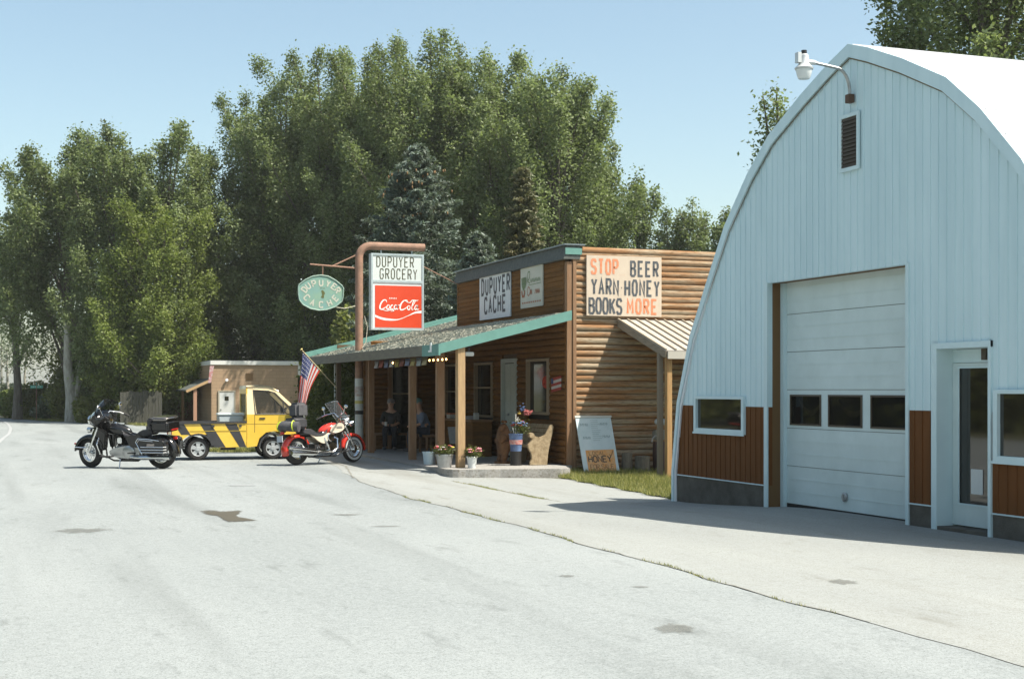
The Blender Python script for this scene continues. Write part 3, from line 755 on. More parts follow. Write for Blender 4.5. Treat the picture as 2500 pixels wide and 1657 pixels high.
# inside the near window: a red wreath like ornament
tag(MB().torus((FX-.01, 29.98, 1.82), (1, 0, 0), .10, .05, 16, 6).build("wreath", mat("red_tinsel", (.45, .05, .025), .7, col2=(.25, .03, .02), scale=30), None, smooth=True), 'red round ornament hanging in the porch window nearest the store corner', 'ornament')
# recessed wall at the far end of the porch and the wing beyond it
RY = 38.4; WX = 9.75
mb = MB(); logs(mb, (WX+.14, RY), (FX, RY), 0, 3.0, (0, -1), .1395, .045, [(.58, 1.22, -1, 2.34)]); mb.build("end_wall", M['logd'], store, smooth=True, fix=False)
mb = MB(); mb.box(WX, WX+.13, RY-.05, RY+.08, -.05, 2.7); mb.box(10.36, 10.46, RY-.07, RY+.02, -.02, 2.42); mb.box(11.12, 11.21, RY-.07, RY+.02, -.02, 2.42); mb.build("wall_posts", M['wood'], store, bevel=.008)
mb = MB(); mb.box(10.47, 11.11, RY-.04, RY+.02, 1.52, 1.56); mb.box(10.47, 11.11, RY-.04, RY+.02, 2.30, 2.36); mb.box(10.462, 10.50, RY-.045, RY+.02, .6, 2.36); f = mb.build("window", M['winframe'], store); MB().box(10.47, 11.11, RY+.0, RY+.01, -.0, 2.3).build("pane", M['winglass'], f)
mb = MB(); logs(mb, (WX, RY+.08), (WX, 42.0), -.05, 2.62, (-1, 0), .1395, .045); mb.build("wing_wall", M['logd'], store, smooth=True, fix=False)
MB().box(WX+.012, 16.5, 41.95, 42.0, -.3, 3.0).box(WX+.012, WX+.1, RY+.1, 41.94, -.3, 2.6).build("wing_core", M['soffit'], store)
# porch roof: shakes, boards and fascia
EX = 8.88; Y0, Y1 = 28.55, 42.15
def rz(x): return 2.58+.252*(x-EX)
mb = MB(); rnd = random.Random(5)
x = EX-.03
while x < 15.0:
    y = Y0; stp = .17
    yend = Y1
    if x+stp > FX-.03: y = 36.56
    while y < yend:
        wd = rnd.uniform(.09, .24); y2 = min(y+wd, yend); j = rnd.uniform(0, .018); dx = rnd.uniform(-.02, .02)
        if y2-y > .02:
            mb.hexa([(x+dx, y+.004, rz(x)+.012+j), (x+stp*1.5, y+.004, rz(x+stp*1.5)+.006), (x+stp*1.5, y2-.004, rz(x+stp*1.5)+.006), (x+dx, y2-.004, rz(x)+.012+j),
                     (x+dx, y+.004, rz(x)+.045+j), (x+stp*1.5, y+.004, rz(x+stp*1.5)+.018), (x+stp*1.5, y2-.004, rz(x+stp*1.5)+.018), (x+dx, y2-.004, rz(x)+.045+j)])
        y = y2
    x += stp
pr_ = mb.build("porch_roof", M['shake'], store, fix=False)
def slab_x(mb, x0, x1, y0, y1, t0, t1): mb.hexa([(x0, y0, rz(x0)+t0), (x1, y0, rz(x1)+t0), (x1, y1, rz(x1)+t0), (x0, y1, rz(x0)+t0), (x0, y0, rz(x0)+t1), (x1, y0, rz(x1)+t1), (x1, y1, rz(x1)+t1), (x0, y1, rz(x0)+t1)])
mb = MB(); slab_x(mb, EX, FX-.07, Y0+.04, 36.3, -.06, .008); slab_x(mb, EX, 15.2, 36.58, Y1-.05, -.06, .008); slab_x(mb, EX, FX-.07, 36.3, 36.58, -.06, .008); mb.build("roof_deck", M['soffit'], pr_)
mb = MB()
for k in range(22):
    y = Y0+.3+k*.6; 
    if y < Y1-.1: mb.bar((EX+.02, y, rz(EX)-.12), (FX-.08, y, rz(FX)-.12), .05, .11)
mb.build("rafters", M['soffit'], pr_)
MB().hexa([(EX-.075, 29.75, rz(EX)-.20), (EX-.04, 29.75, rz(EX)-.20), (EX-.04, Y1, rz(EX)-.20), (EX-.075, Y1, rz(EX)-.20), (EX-.075, 29.75, rz(EX)+.02), (EX-.04, 29.75, rz(EX)+.02), (EX-.04, Y1, rz(EX)+.02), (EX-.075, Y1, rz(EX)+.02)]).build("eave_fascia", M['fascia'], pr_)
MB().box(EX-.082, EX-.04, Y0-.03, 29.748, rz(EX)-.21, rz(EX)+.03).build("eave_fascia", M['teal'], pr_)
mb = MB(); slab_x(mb, EX-.04, FX+.02, Y0-.032, Y0+.0, -.16, .05); mb.build("rake_board", M['teal'], pr_)
mb = MB(); slab_x(mb, EX-.08, 15.5, Y1+.002, Y1+.035, -.19, .20); o = mb.build("rake_board", M['teal'], pr_)
mb = MB(); slab_x(mb, EX+.3, 15.5, Y1-.22, Y1-.05, .05, .075); mb.build("valley_flashing", M['teal'], pr_)
MB().box(EX-.10, EX-.083, 29.0, 29.10, rz(EX)-.13, rz(EX)+.07).box(EX-.10, EX-.083, 29.10, 29.22, rz(EX)-.13, rz(EX)-.09).build("house_sign_bracket", mat("white_metal", (.7, .72, .7), .4), pr_)
# posts
for k, (x, y, wd, mt) in enumerate([(9.32, 28.30+.35, .17, 'wooda'), (9.32, 30.1, .17, 'wood'), (9.32, 32.3, .16, 'wood'), (9.32, 36.2, .15, 'wood')]):
    MB().box(x-wd/2, x+wd/2, y-wd/2, y+wd/2, -.02, rz(9.32)-.06).build("porch_post", M[mt], store, bevel=.01)
MB().box(9.25, 9.40, Y0+.1, RY, rz(9.32)-.24, rz(9.32)-.09).build("porch_beam", M['soffit'], store)
# slab
rnd = random.Random(2); pts = [(8.9, 28.15)]
slab_pl = [(8.95, 28.05), (9.6, 27.88), (10.4, 27.72), (11.2, 27.6), (11.45, 27.72), (11.55, 28.1), (11.75, 28.7), (FX+.1, 28.72), (FX+.1, RY), (9.5, RY), (8.9, 38.2), (8.82, 34), (8.80, 30), (8.85, 28.3)]
def fine(pl, n=5, j=.012):
    out = []
    for (a, b), (c, d) in zip(pl, pl[1:]+pl[:1]):
        for k in range(n): t = k/n; out.append((a+(c-a)*t+rnd.uniform(-j, j), b+(d-b)*t+rnd.uniform(-j, j)))
    return out
fp = fine(slab_pl)
o = MB().prism([(x, y, -.35) for x, y in fp], (0, 0, .352)).build("porch_slab", M['slab'], None, bevel=.012)
tag(o, kind='structure')
# lean-to on the right
LT = thing("lean_to", 'small lean-to roof of ribbed tin on a timber post between store and shed', 'lean-to', (13.1, SY-.1, 0))
def lz(y): return 3.18-(SY-y)*.30
mb = MB(); mb.hexa([(13.0, 26.35, lz(26.35)), (17, 26.35, lz(26.35)), (17, SY-.07, lz(SY)), (13.0, SY-.07, lz(SY)), (13.0, 26.35, lz(26.35)+.02), (17, 26.35, lz(26.35)+.02), (17, SY-.07, lz(SY)+.02), (13.0, SY-.07, lz(SY)+.02)])
tr_ = mb.build("tin_roof", M['tin'], LT)
mb = MB(); x = 13.01
while x < 17: mb.bar((x, 26.34, lz(26.34)+.035), (x, SY-.075, lz(SY)+.035), .035, .03); x += .225
mb.build("roof_ribs", mat("roof_rib", (.30, .25, .18), .6), tr_)
mb = MB(); mb.bar((13.02, 26.37, lz(26.37)-.075), (13.02, SY-.08, lz(SY)-.075), .05, .145); mb.build("rake_board", mat("grey_board", (.26, .22, .16), .85, col2=(.18, .15, .11), scale=5, stretch=(4, .6, 4)), LT)
MB().box(13.05, 17, 26.33, 26.368, lz(26.35)-.16, lz(26.35)-.005).build("eave_board", mat("pale_board", (.42, .40, .34), .8), LT)
mb = MB()
for x in (13.25, 13.85, 14.45, 15.05): mb.bar((x, 26.37, lz(26.37)-.06), (x, SY-.08, lz(SY)-.06), .04, .1)
mb.build("rafters", M['soffit'], LT)
MB().box(13.08, 13.20, 26.44, 26.56, -.22, lz(26.5)-.12).build("post", mat("yellow_post", (.40, .25, .10), .8, col2=(.30, .17, .07), scale=5, stretch=(5, 5, .5)), LT, bevel=.008)
MB().box(12.98, 13.075, 26.60, 26.72, -.22, lz(26.6)-.12).build("post", mat("grey_post", (.20, .17, .13), .9), LT, bevel=.008)

# ------------------------------------------------------------------ signs on the store
M['signw'] = mat("sign_white", (.62, .66, .67), .6, col2=(.56, .60, .61), scale=5)
M['signc'] = mat("sign_cream", (.56, .47, .36), .6, col2=(.51, .42, .32), scale=4)
M['ink'] = mat("ink_black", (.035, .04, .045), .7, col2=(.10, .11, .12), scale=30)
M['inkr'] = mat("ink_red", (.62, .17, .06), .7, col2=(.62, .27, .15), scale=25)
s1 = thing("painted_sign", 'white board with two lines of black capitals on the false front', 'sign', (FX-.03, 33.37, 3.98))
MB().box(FX-.055, FX-.024, 32.22, 34.52, 3.42, 4.56).build("board", M['signw'], s1, bevel=.004)
fr = frame((FX-.056, 34.45, 3.5), (0, -1, 0), (0, 0, 1), (-1, 0, 0)); mb = MB()
text(mb, "DUPUYER", .12, .56, .38, .17, .145, .075, fr, jit=.03); text(mb, "CACHE", .34, .09, .37, .19, .15, .075, fr, jit=.03); mb.build("lettering", M['ink'], s1, fix=False)
s2 = thing("painted_sign", 'smaller faded sign with a plant in a pot and script lettering on the false front', 'sign', (FX-.03, 30.8, 4.05))
MB().box(FX-.055, FX-.024, 30.08, 31.51, 3.56, 4.52).build("board", mat("sign_faded", (.50, .49, .42), .7, col2=(.44, .45, .38), scale=4), s2, bevel=.004)
fr = frame((FX-.056, 31.51, 3.56), (0, -1, 0), (0, 0, 1), (-1, 0, 0))
def curve(pts, n=6):
    out = []; P = [pts[0]]+pts+[pts[-1]]
    for i in range(1, len(P)-2):
        for k in range(n):
            t = k/n; out.append(tuple(.5*((2*P[i][c])+(-P[i-1][c]+P[i+1][c])*t+(2*P[i-1][c]-5*P[i][c]+4*P[i+1][c]-P[i+2][c])*t*t+(-P[i-1][c]+3*P[i][c]-3*P[i+1][c]+P[i+2][c])*t**3) for c in (0, 1)))
    out.append(pts[-1]); return out
mb = MB(); gpts = []
ribbon(mb, curve([(.45, .58), (.5, .8), (.62, .82), (.6, .68), (.5, .62), (.62, .56)]), .03, fr, .003)
for k in range(7): ribbon(mb, curve([(.66+k*.095, .57), (.70+k*.095, .66), (.74+k*.095, .57)]), .02, fr, .003)
ribbon(mb, [(.52, .52), (1.35, .53)], .015, fr, .003)
for k in range(6): ribbon(mb, curve([(.2, .42), (.12+.05*k, .55), (.08+.06*k, .72)]), .035, fr, .003+.001*k)
mb.build("script_lettering", mat("faded_green", (.16, .22, .11), .8), s2, fix=False)
mb = MB(); 
ribbon(mb, curve([(.48, .3), (.5, .46), (.6, .46), (.64, .36), (.56, .28), (.48, .3)]), .025, fr, .003)
for k, (dx, w_) in enumerate([(.66, .05), (.72, .05), (.95, .09), (1.05, .06), (1.12, .06), (1.2, .05)]): ribbon(mb, curve([(dx, .3), (dx+w_*.5, .4), (dx+w_, .3)]), .022, fr, .003)
ribbon(mb, [(.10, .42), (.14, .28), (.26, .28), (.30, .42)], .06, fr, .0075)
for k in range(9): ribbon(mb, [(.12+k*.14, .12), (.21+k*.14, .12)], .035, fr, .003)
mb.build("lettering", mat("faded_red", (.34, .13, .07), .8), s2, fix=False)
s3 = thing("painted_sign", 'large cream board painted with red and black capitals on the log side wall', 'sign', (13.15, SY-.09, 3.93))
MB().box(12.24, 14.06, SY-.105, SY-.065, 3.27, 4.60).build("board", M['signc'], s3, bevel=.004)
fr = frame((12.24, SY-.106, 3.27), (1, 0, 0), (0, 0, 1), (0, -1, 0))
mb = MB(); text(mb, "BEER", 1.07, .90, .31, .10, .085, .05, fr, jit=.03); text(mb, "YARN", .13, .48, .32, .10, .075, .05, fr, jit=.03); text(mb, "-", .82, .48, .3, .12, .03, .03, fr)
text(mb, "HONEY", .93, .47, .32, .10, .080, .05, fr, jit=.03); text(mb, "BOOKS", .07, .06, .32, .105, .060, .05, fr, jit=.03); mb.build("black_lettering", M['ink'], s3, fix=False)
mb = MB(); text(mb, "STOP", .12, .93, .30, .10, .075, .05, fr, jit=.03)
for k in range(3): text(mb, ".", .79+k*.05, .915, .3, .06, .0, .02, fr)
text(mb, "MORE", .99, .07, .30, .105, .088, .05, fr, jit=.03); mb.build("red_lettering", M['inkr'], s3, fix=False)

# ------------------------------------------------------------------ bent pipe with the hanging signs
PX, PYY = 9.15, 36.8
M['rust'] = mat("rusty_pipe", (.30, .17, .115), .8, col2=(.20, .12, .08), scale=6, bump=.1)
M['polew'] = mat("pole_white", (.50, .53, .50), .6, col2=(.40, .42, .38), scale=5)
pole = thing("sign_pole", 'rusty bent pipe with a white painted foot rising through the porch roof', 'pole', (PX, PYY, 0))
mb = MB(); pts = [(PX, PYY, .06), (PX, PYY, 5.15)]
for k in range(1, 8):
    a = k/7*PI/2; pts.append((PX+.32*(1-math.cos(a)), PYY, 5.15+.32*math.sin(a)))
pts.append((PX+1.80, PYY, 5.47)); mb.tube(pts, .105, 14); mb.build("pipe", M['rust'], pole, smooth=True)
mb = MB(); mb.lathe((PX, PYY, 0), [(.001, .0), (.112, .0), (.112, 1.95), (.001, 1.95)], seg=16); mb.build("painted_foot", M['polew'], pole, smooth=True)
mb = MB(); 
for z0, z1 in ((1.0, 1.10),): mb.lathe((PX, PYY, 0), [(.001, z0), (.117, z0), (.117, z1), (.001, z1)], seg=16)
mb.build("black_band", M['blackp'], pole, smooth=True)
MB().lathe((PX, PYY, 0), [(.001, 1.28), (.115, 1.28), (.115, 1.36), (.001, 1.36)], seg=16).build("yellow_band", mat("faded_yellow", (.40, .36, .10), .7), pole, smooth=True)
MB().lathe((PX, PYY, 0), [(.001, 1.48), (.115, 1.48), (.115, 1.74), (.001, 1.74)], seg=16).build("faded_stripe", mat("faded_stripe", (.32, .22, .19), .8, col2=(.42, .43, .40), scale=14), pole, smooth=True)
mb = MB(); mb.tube([(PX, PYY, 4.86), (PX-1.32, PYY, 4.93)], .024, 8); mb.tube([(PX, PYY, 5.25), (PX-.72, PYY, 4.90)], .02, 8); mb.build("side_arm", M['rust'], pole, smooth=True)
mb = MB(); mb.tube([(PX+1.45, PYY+.0, 5.16), (PX+1.62, PYY+.3, 5.10), (11.9, PYY-.5, 4.40)], .014, 6); mb.build("stay_rod", M['rust'], pole, smooth=True)
mb = MB(); mb.tube([(PX+.12, PYY-.1, 3.6), (PX+.2, PYY-.1, 3.3), (PX+.16, PYY-.1, 2.9), (PX+.05, PYY-.12, 2.75)], .011, 6); mb.build("cable", mat("cable", (.40, .38, .30), .6), pole, smooth=True)
box = thing("lightbox_sign", 'tall two panel sign box hanging from the bent pipe, white above and red below', 'sign', (PX+1.0, PYY, 4.3))
bx0, bx1, bz0, bz1 = PX+.30, PX+1.75, 3.24, 5.27
M['boxf'] = mat("box_frame", (.40, .47, .48), .45, col2=(.33, .39, .40), scale=5)
mb = MB(); yf = PYY-.13; yb = PYY+.13; t = .045
for q in ((bx0, bx0+t, bz0, bz1), (bx1-t, bx1, bz0, bz1), (bx0+t, bx1-t, bz0, bz0+t), (bx0+t, bx1-t, bz1-t, bz1), (bx0+t, bx1-t, 4.50, 4.56)): mb.box(q[0], q[1], yf, yb, q[2], q[3])
mb.tube([(bx0+.3, PYY, bz1-.01), (bx0+.3, PYY, 5.40)], .015, 6); mb.tube([(bx1-.3, PYY, bz1-.01), (bx1-.3, PYY, 5.40)], .015, 6)
mb.build("frame", M['boxf'], box)
MB().box(bx0+t, bx1-t, yf+.02, yb-.02, 4.56, bz1-t).build("white_panel", mat("acrylic_white", (.56, .60, .57), .35), box)
fr = frame((bx0+t, yf+.018, 4.56), (1, 0, 0), (0, 0, 1), (0, -1, 0)); mb = MB()
text(mb, "DUPUYER", .11, .36, .26, .088, .066, .024, fr, jit=.02); text(mb, "GROCERY", .20, .04, .26, .088, .066, .024, fr, jit=.02); mb.build("lettering", mat("dark_green_ink", (.06, .055, .02), .6), box, fix=False)
MB().box(bx0+t, bx1-t, yf+.02, yb-.02, bz0+t, 4.50).build("red_panel_border", mat("acrylic_border", (.72, .70, .68), .35), box)
rp = MB().box(bx0+t+.06, bx1-t-.02, yf+.012, yf+.021, bz0+t+.02, 4.42).build("red_panel", mat("acrylic_red", (.62, .06, .018), .35, col2=(.58, .055, .016), scale=6), box)
fr = frame((bx0+t+.06, yf+.0115, bz0+t+.02), (1, 0, 0), (0, 0, 1), (0, -1, 0)); mb = MB()
PW, PH = bx1-t-.02-(bx0+t+.06), 4.42-(bz0+t+.02)
def rb(pts, w, off=.002): 
    c = curve(pts, 6); n = len(c); mb.__class__
    ws = [w[0]+(w[1]-w[0])*math.sin(PI*i/(n-1)) for i in range(n)]
    ribbon(mb, [(x*PW, y*PH) for x, y in c], ws, fr, off)
wv = [(0, .245), (.15, .185), (.32, .165), (.5, .185), (.7, .275), (.86, .345), (1.0, .355)]
top = [(0, .30), (.12, .245), (.3, .21), (.5, .205), (.7, .29), (.86, .385), (1.0, .415)]
cw, ct = curve(wv, 5), curve(top, 5)
P3 = lambda q: fr[0]+fr[1]*q[0]*PW+fr[2]*q[1]*PH+fr[3]*.002
for a, b, c, d in zip(cw, cw[1:], ct[1:], ct): mb.quad(P3(a), P3(b), P3(c), P3(d))
# script logo
sh = .14
def S(pts): return [(x+(y-.5)*sh*.6, y) for x, y in pts]
rb(S([(.24, .60), (.22, .65), (.165, .645), (.12, .57), (.105, .47), (.14, .43), (.20, .46), (.245, .50)]), (.012, .036))
rb(S([(.30, .535), (.265, .53), (.25, .47), (.28, .435), (.31, .47), (.30, .535)]), (.012, .028), .003)
rb(S([(.385, .52), (.36, .54), (.335, .49), (.35, .435), (.395, .455)]), (.012, .028), .003)
rb(S([(.465, .525), (.43, .54), (.41, .48), (.43, .435), (.47, .475), (.475, .54), (.475, .44), (.50, .45)]), (.012, .028), .004)
rb([(.50, .535), (.54, .545)], (.018, .02), .003)
rb(S([(.68, .60), (.67, .655), (.60, .64), (.55, .56), (.54, .46), (.58, .425), (.65, .46), (.69, .50)]), (.012, .036))
rb(S([(.74, .53), (.705, .52), (.70, .46), (.73, .43), (.755, .47), (.74, .53)]), (.012, .028), .003)
rb(S([(.79, .50), (.84, .60), (.845, .66), (.815, .64), (.79, .50), (.80, .43), (.83, .45)]), (.012, .024), .005)
rb(S([(.91, .525), (.875, .54), (.855, .48), (.875, .435), (.91, .475), (.92, .54), (.915, .44), (.95, .46)]), (.012, .028), .004)
rb([(.13, .43), (.25, .40), (.36, .43), (.40, .40), (.33, .385)], (.008, .022), .006)
rb([(.62, .66), (.74, .60), (.80, .66), (.90, .655), (.93, .67)], (.008, .022), .006)
for k, x in enumerate((.30, .335, .37, .405, .44)): rb([(x, .685), (x+.015, .71), (x+.02, .68)], (.008, .012))
mb.build("script_logo", mat("logo_white", (.85, .84, .80), .4), box, fix=False)
ov = thing("oval_sign", 'faded pale teal oval sign hanging from the side arm of the rusty pipe', 'sign', (PX-1.02, PYY, 4.2))
ocx, ocz = PX-1.03, 4.19; op = []
for q in [(-.60, .14), (-.585, .20), (-.42, .33), (-.22, .43), (-.02, .46), (.18, .44), (.38, .34), (.56, .20), (.60, .12), (.585, -.10), (.55, -.22), (.38, -.36), (.16, -.44), (-.06, -.46), (-.28, -.42), (-.48, -.32), (-.575, -.20), (-.60, -.05)]: op.append((ocx+q[0], PYY-.03, ocz+q[1]))
M['aqua'] = mat("faded_teal_sign", (.15, .29, .27), .75, col2=(.20, .32, .23), scale=3)
MB().prism(op, (0, .05, 0)).build("board", M['aqua'], ov)
mb = MB(); rim = [(Vector((p[0], PYY-.035, p[2])), 0) for p in op]; 
mb.tube([p for p, _ in rim]+[rim[0][0]], .018, 6, cap=False); mb.build("rim", mat("oval_rim", (.24, .34, .28), .6), ov)
mb = MB(); mb.tube([(ocx+.05, PYY, ocz+.44), (ocx+.05, PYY, 4.92)], .014, 6); mb.build("hanger", M['rust'], ov)
mb = MB()
def arc_text(s, r1x, r1z, a0, a1, h, flip):
    n = len(s)
    for i, ch in enumerate(s):
        a = R(a0+(a1-a0)*i/(n-1)); cx, cz = ocx+r1x*math.cos(a), ocz+r1z*math.sin(a)
        tilt = (a-PI/2)*.75 if not flip else (a+PI/2)*.75
        ux = Vector((math.cos(tilt), 0, math.sin(tilt))); uy = Vector((-math.sin(tilt), 0, math.cos(tilt)))
        o_ = Vector((cx, PYY-.031, cz))-ux*.045-uy*h/2
        for j, st in enumerate(FONT[ch]): ribbon(mb, [(px*.09, py*h) for px, py in st], .034, (o_, ux, uy, Vector((0, -1, 0))), .004+.0012*j)
arc_text("DUPUYER", .46, .26, 163, 17, .15, False); arc_text("CACHE", .42, .31, -155, -25, .15, True)
mb.build("lettering", mat("oval_letters", (.46, .46, .38), .7), ov, fix=False)
mb = MB(); fr = frame((ocx, PYY-.031, ocz), (1, 0, 0), (0, 0, 1), (0, -1, 0))
ribbon(mb, curve([(.02, .06), (.06, .0), (.05, -.08), (.03, -.13)]), [.05+.035*(i % 9)/9 for i in range(19)], fr, .004)
for k in range(4): ribbon(mb, [(-.02+.035*k, .12), (-.005+.035*k, .12)], .022, fr, .004)
mb.build("footprint_mark", mat("footprint", (.09, .10, .03), .8), ov, fix=False)
mb = MB(); mb.tube([(ocx+.4, PYY-.02, ocz-.37), (PX-.4, PYY-.05, ocz-.40), (PX-.12, PYY-.05, ocz-.33)], .012, 6); mb.build("tie_wire", mat("tie_wire", (.5, .48, .35), .6), ov)
# ------------------------------------------------------------------ trees
M['bark'] = mat("grey_bark", (.17, .15, .12), .95, col2=(.09, .075, .06), scale=5, stretch=(2, 2, .4), bump=.7, bscale=12)
M['barkp'] = mat("pale_bark", (.38, .37, .32), .9, col2=(.22, .21, .17), scale=4, stretch=(2, 2, .5), bump=.4)
L_ = {}
L_['poplar'] = leaf_mat("poplar_leaf", (.060, .072, .024), (.138, .175, .070), (.28, .33, .18), .36)
L_['willow'] = leaf_mat("bright_leaf", (.070, .085, .018), (.15, .19, .046), (.29, .33, .12), .36)
L_['spruce'] = leaf_mat("blue_spruce_needles", (.055, .058, .035), (.12, .15, .12), (.21, .27, .235), .2)
L_['brownspruce'] = leaf_mat("brown_spruce_needles", (.07, .075, .035), (.125, .13, .07), (.24, .19, .10), .15)
L_['pale'] = leaf_mat("pale_shrub_leaf", (.06, .075, .04), (.12, .15, .095), (.21, .25, .18), .2)
L_['dark'] = leaf_mat("shade_leaf", (.065, .072, .02), (.13, .145, .045), (.21, .23, .09), .4)
L_['vine'] = leaf_mat("vine_leaf", (.035, .045, .010), (.075, .09, .022), (.13, .15, .04), .3)
RNG = np.random.default_rng(11)
def leaves(name, Cn, Sz, tint, m, parent, up=1.1, aspect=.6):
    """one rhombic leaf per centre"""
    n = len(Cn); nr = RNG.normal(size=(n, 3)); nr[:, 2] += up; nr /= np.linalg.norm(nr, axis=1)[:, None]
    rv = RNG.normal(size=(n, 3)); u = np.cross(nr, rv); u /= np.linalg.norm(u, axis=1)[:, None]+1e-9; v = np.cross(nr, u)
    s = Sz[:, None]*.5; V = np.empty((n, 4, 3))
    V[:, 0] = Cn-u*s; V[:, 1] = Cn-v*s*aspect; V[:, 2] = Cn+u*s; V[:, 3] = Cn+v*s*aspect
    org = ORG.get(parent.name) if parent else None
    if org is not None: V -= np.array(org)
    me = bpy.data.meshes.new(name); me.vertices.add(n*4); me.vertices.foreach_set("co", V.astype(np.float32).reshape(-1))
    me.loops.add(n*4); me.loops.foreach_set("vertex_index", np.arange(n*4, dtype=np.int32))
    me.polygons.add(n); me.polygons.foreach_set("loop_start", np.arange(n, dtype=np.int32)*4); me.polygons.foreach_set("loop_total", np.full(n, 4, np.int32))
    a = me.attributes.new("tint", 'FLOAT', 'POINT'); a.data.foreach_set("value", np.repeat(np.clip(tint, 0, 1), 4).astype(np.float32))
    me.update(calc_edges=True)
    me.materials.append(m); o = bpy.data.objects.new(name, me); C.objects.link(o)
    if parent: o.parent = parent; ORG[o.name] = ORG[parent.name]*1.0
    return o
def prof_dome(t): return math.sqrt(max(.02, 1-((t-.42)/.63)**2))
def poplar(label, xv, Z, top_yv, rad, n=42000, plumes=46, mk='poplar', lo=.12, leafs=.24, sq=1.0, group=None, cat='tree', name='poplar_tree', trunk_r=.32, tall=1.0, kb='bark', gap=1.0, seed=0):
    rg = np.random.default_rng(seed+int(xv*7+Z)); rr = random.Random(seed+int(xv+Z))
    x0, y0 = at(xv, Z); zg = g(x0, y0); H = 1.65+(900-top_yv)/3286*Z-zg; rad *= 1.22
    t = thing(name, label, cat, (x0, y0, zg), group=group)
    # trunk and limbs
    mb = MB(); pts = [(x0, y0, zg-.2)]; rs = [trunk_r*1.25]
    for k in range(1, 7): pts.append((x0+rr.uniform(-.25, .25)*k*.3, y0+rr.uniform(-.2, .2)*k*.3, zg+H*.14*k)); rs.append(trunk_r*(1-k/7))
    mb.tube(pts, rs, 9); tips = []
    # plumes: upright sprays whose tips lie on the crown's envelope
    C_, S_, T_ = [], [], []
    per = int(n*1.3)//plumes; leafs = leafs*.8
    lean = {}
    for k in range(plumes):
        f = (k+.5)/plumes; hh = lo+(1-lo)*f**.8; an = k*2.399+rr.uniform(-.5, .5)
        rad_h = rad*prof_dome((hh-lo)/(1-lo))*rr.uniform(.55, 1.08) if hh < .97 else rad*.1*rr.random()
        h_t = H*hh*rr.uniform(.93, 1.05) if hh < .88 else H*rr.uniform(.84, 1.0)
        if k == plumes-1: h_t = H; rad_h = rad*.12
        tip = np.array([x0+rad_h*math.cos(an), y0+rad_h*math.sin(an)*sq, zg+h_t])
        ln = rr.uniform(.14, .24)*H*tall
        bs = np.array([x0+rad_h*.45*math.cos(an), y0+rad_h*.45*math.sin(an)*sq, max(zg+H*.06, zg+h_t-ln)])
        if k % 3 == 0 or k > plumes-8:
            m_ = (Vector(bs)+Vector((x0, y0, zg+max(.1, hh-.3)*H)))/2
            mb.tube([(x0, y0, zg+max(.1*H, (hh-.38)*H)), tuple(m_), tuple(Vector(bs)*.4+Vector(tip)*.6), tuple(Vector(tip))], [trunk_r*.38, trunk_r*.25, trunk_r*.13, .015], 6)
        R0 = rr.uniform(.14, .24)*rad+.35; ncl = max(8, per//34); base_t = rr.uniform(.32, .66)
        s = rg.random(ncl)**.75; ax = bs+(tip-bs)*s[:, None]; wdt = R0*(1-s)**.55+.10
        off = rg.normal(size=(ncl, 3)); off /= np.linalg.norm(off, axis=1)[:, None]; cc = ax+off*(wdt*rg.random(ncl)**.4)[:, None]
        for c_, ss in zip(cc, s):
            m = 34; p = c_+rg.normal(size=(m, 3))*np.array([.24, .24, .32])*(1.15-.35*ss); C_.append(p)
            S_.append(leafs*rg.uniform(.6, 1.3, m)); T_.append(base_t+rg.normal()*.10+rg.normal(size=m)*.13)
    mb.build("trunk", M[kb], t, smooth=True)
    Cn = np.concatenate(C_); Sz = np.concatenate(S_); Tt = np.concatenate(T_)
    ok = Cn[:, 2] > zg+.25
    leaves("crown", Cn[ok], Sz[ok], Tt[ok], L_[mk], t)
    return t
def spruce(label, xv, Z, top_yv, rad, mk, n=26000, blunt=.0, lean=0, seed=0, group=None, name='spruce_tree'):
    rg = np.random.default_rng(seed+int(xv)); rr = random.Random(seed)
    x0, y0 = at(xv, Z); zg = g(x0, y0); H = 1.65+(900-top_yv)/3286*Z-zg
    t = thing(name, label, 'tree', (x0, y0, zg), group=group)
    mb = MB(); mb.tube([(x0, y0, zg-.2), (x0, y0, zg+H*.5), (x0+lean, y0, zg+H*.97)], [.24, .15, .03], 8)
    C_, S_, T_ = [], [], []
    nb = 190; per = n//nb
    for k in range(nb):
        f = (k+.5)/nb; h = H*(.06+.94*f); an = k*2.399+rr.uniform(-.4, .4)
        Lb = rad*((1-f)**.8*(1-blunt)+blunt*(1-f**3.2))*rr.uniform(.68, 1.1)+.14
        droop = -.12*Lb if f < .6 else .18*Lb
        a = np.array([x0+lean*f, y0, zg+h]); b = a+np.array([Lb*math.cos(an), Lb*math.sin(an), droop+.1*Lb])
        if k % 3 == 0: mb.tube([tuple(a), tuple(b)], [.035, .008], 5)
        s = .25+.75*rg.random(per)**.7; p = a+(b-a)*s[:, None]
        sp = (1-s)*.42*Lb+.10; off = rg.normal(size=(per, 3))*np.array([1, 1, .42])*sp[:, None]*.62; p = p+off
        C_.append(p); S_.append(rg.uniform(.10, .24, per)); T_.append(rr.uniform(.3, .62)+.22*(s-.6)+rg.normal(size=per)*.12)
    mb.build("trunk", M['bark'], t)
    leaves("crown", np.concatenate(C_), np.concatenate(S_), np.concatenate(T_), L_[mk], t, aspect=.32)
    return t
